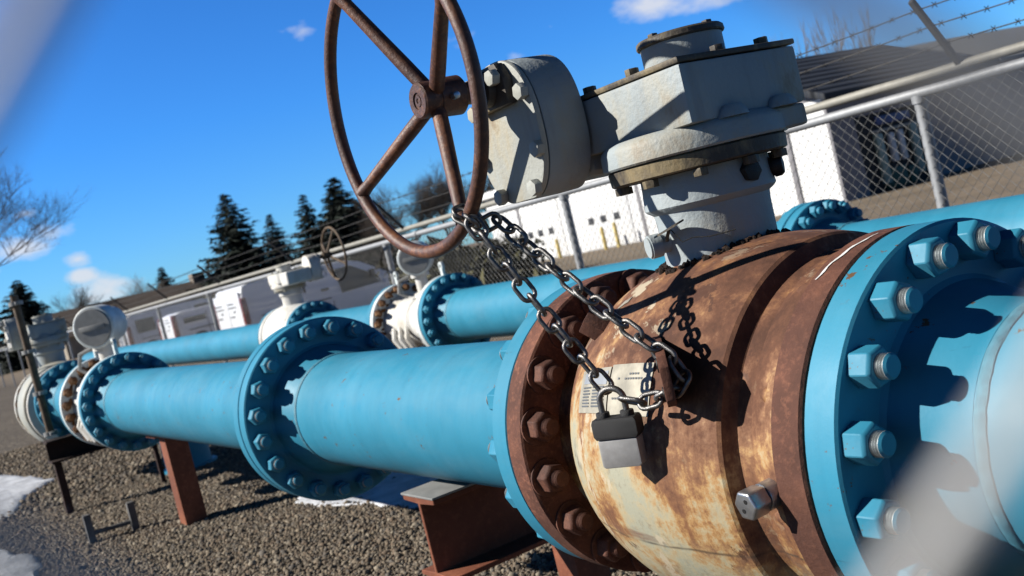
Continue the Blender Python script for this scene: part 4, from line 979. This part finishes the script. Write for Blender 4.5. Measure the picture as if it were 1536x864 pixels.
hs_ = wn('ShaderNodeMix', data_type='RGBA', blend_type='MULTIPLY'); hs_.inputs[0].default_value = 1; nt.links.new(sky.outputs[0], hs_.inputs[6]); nt.links.new(rp_.outputs[0], hs_.inputs[7])
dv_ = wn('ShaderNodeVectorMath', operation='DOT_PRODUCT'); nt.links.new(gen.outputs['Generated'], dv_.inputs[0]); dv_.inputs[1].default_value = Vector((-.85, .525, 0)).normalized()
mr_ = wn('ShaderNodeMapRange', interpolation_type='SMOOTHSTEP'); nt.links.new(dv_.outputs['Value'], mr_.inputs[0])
for k_, v_ in zip((1, 2, 3, 4), (-.25, .6, .5, 1.0)): mr_.inputs[k_].default_value = v_  # sky dimmed behind the camera, added to darken shaded faces
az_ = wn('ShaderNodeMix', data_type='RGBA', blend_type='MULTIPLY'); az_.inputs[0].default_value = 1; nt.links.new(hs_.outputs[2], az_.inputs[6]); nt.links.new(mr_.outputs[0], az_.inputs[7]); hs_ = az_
mpn = wn('ShaderNodeMapping'); nt.links.new(gen.outputs['Generated'], mpn.inputs[0]); mpn.inputs['Scale'].default_value = (1, 1, 2.2)
nz = wn('ShaderNodeTexNoise'); nt.links.new(mpn.outputs[0], nz.inputs['Vector']); nz.inputs['Scale'].default_value = 13; nz.inputs['Detail'].default_value = 8; nz.inputs['Roughness'].default_value = .58
cover = None
for (u, v, rx, amt) in ((985, 8, .050, 1.0), (1060, -30, .06, 1.0), (770, 82, .028, .7), (20, 375, .040, 1.0), (118, 388, .018, .9), (120, 414, .018, .9), (40, 320, .018, .8), (452, 46, .034, .50), (825, 40, .02, .5), (-60, 400, .06, 1.0), (60, 345, .05, .75), (150, 440, .05, .6), (300, 470, .05, .55), (700, 60, .03, .5)):
    d = ray(u, v).normalized(); vm = wn('ShaderNodeVectorMath', operation='SUBTRACT'); nt.links.new(gen.outputs['Generated'], vm.inputs[0]); vm.inputs[1].default_value = d
    v2 = wn('ShaderNodeVectorMath', operation='MULTIPLY'); nt.links.new(vm.outputs[0], v2.inputs[0]); v2.inputs[1].default_value = (1, 1, 2.0)
    ln_ = wn('ShaderNodeVectorMath', operation='LENGTH'); nt.links.new(v2.outputs[0], ln_.inputs[0])
    m_ = wmath('MULTIPLY', wmath('SUBTRACT', 1.0, wmath('DIVIDE', ln_.outputs['Value'], rx*1.6), True), amt)
    cover = m_ if cover is None else wmath('MAXIMUM', cover, m_)
dens = wmath('MULTIPLY', wmath('SUBTRACT', wmath('ADD', wmath('MULTIPLY', cover, .62), nz.outputs['Fac']), .80, True), 4.2, True)
dens = wmath('MULTIPLY', dens, .85)
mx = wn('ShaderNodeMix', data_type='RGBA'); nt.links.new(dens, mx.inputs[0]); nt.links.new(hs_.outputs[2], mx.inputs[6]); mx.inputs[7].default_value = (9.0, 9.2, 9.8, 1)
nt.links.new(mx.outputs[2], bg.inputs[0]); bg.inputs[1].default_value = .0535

cam = bpy.data.cameras.new('camera'); co = bpy.data.objects.new('camera', cam); COL.objects.link(co); sc.camera = co
cam.sensor_width = 36; cam.lens = FPX/1536*36; cam.clip_start = .005; cam.clip_end = 2000
up = -DOWN; back = -FWD
co.matrix_world = Matrix(((RIGHT.x, up.x, back.x, CAM.x), (RIGHT.y, up.y, back.y, CAM.y), (RIGHT.z, up.z, back.z, CAM.z), (0, 0, 0, 1)))
cam.dof.use_dof = True; cam.dof.focus_distance = 1.62*S; cam.dof.aperture_fstop = 7.0

# ------------------------------------------------------------------ to metres
for me in bpy.data.meshes: me.transform(Matrix.Scale(S, 4))
for o in bpy.data.objects: o.location = Vector(o.location)*S
sc.view_settings.view_transform = 'Standard'; sc.view_settings.look = 'None'; sc.view_settings.exposure = .66; sc.view_settings.gamma = 1
sc.cycles.use_denoising = True
sc.cycles.max_bounces = 6; sc.cycles.diffuse_bounces = 1; sc.cycles.glossy_bounces = 2
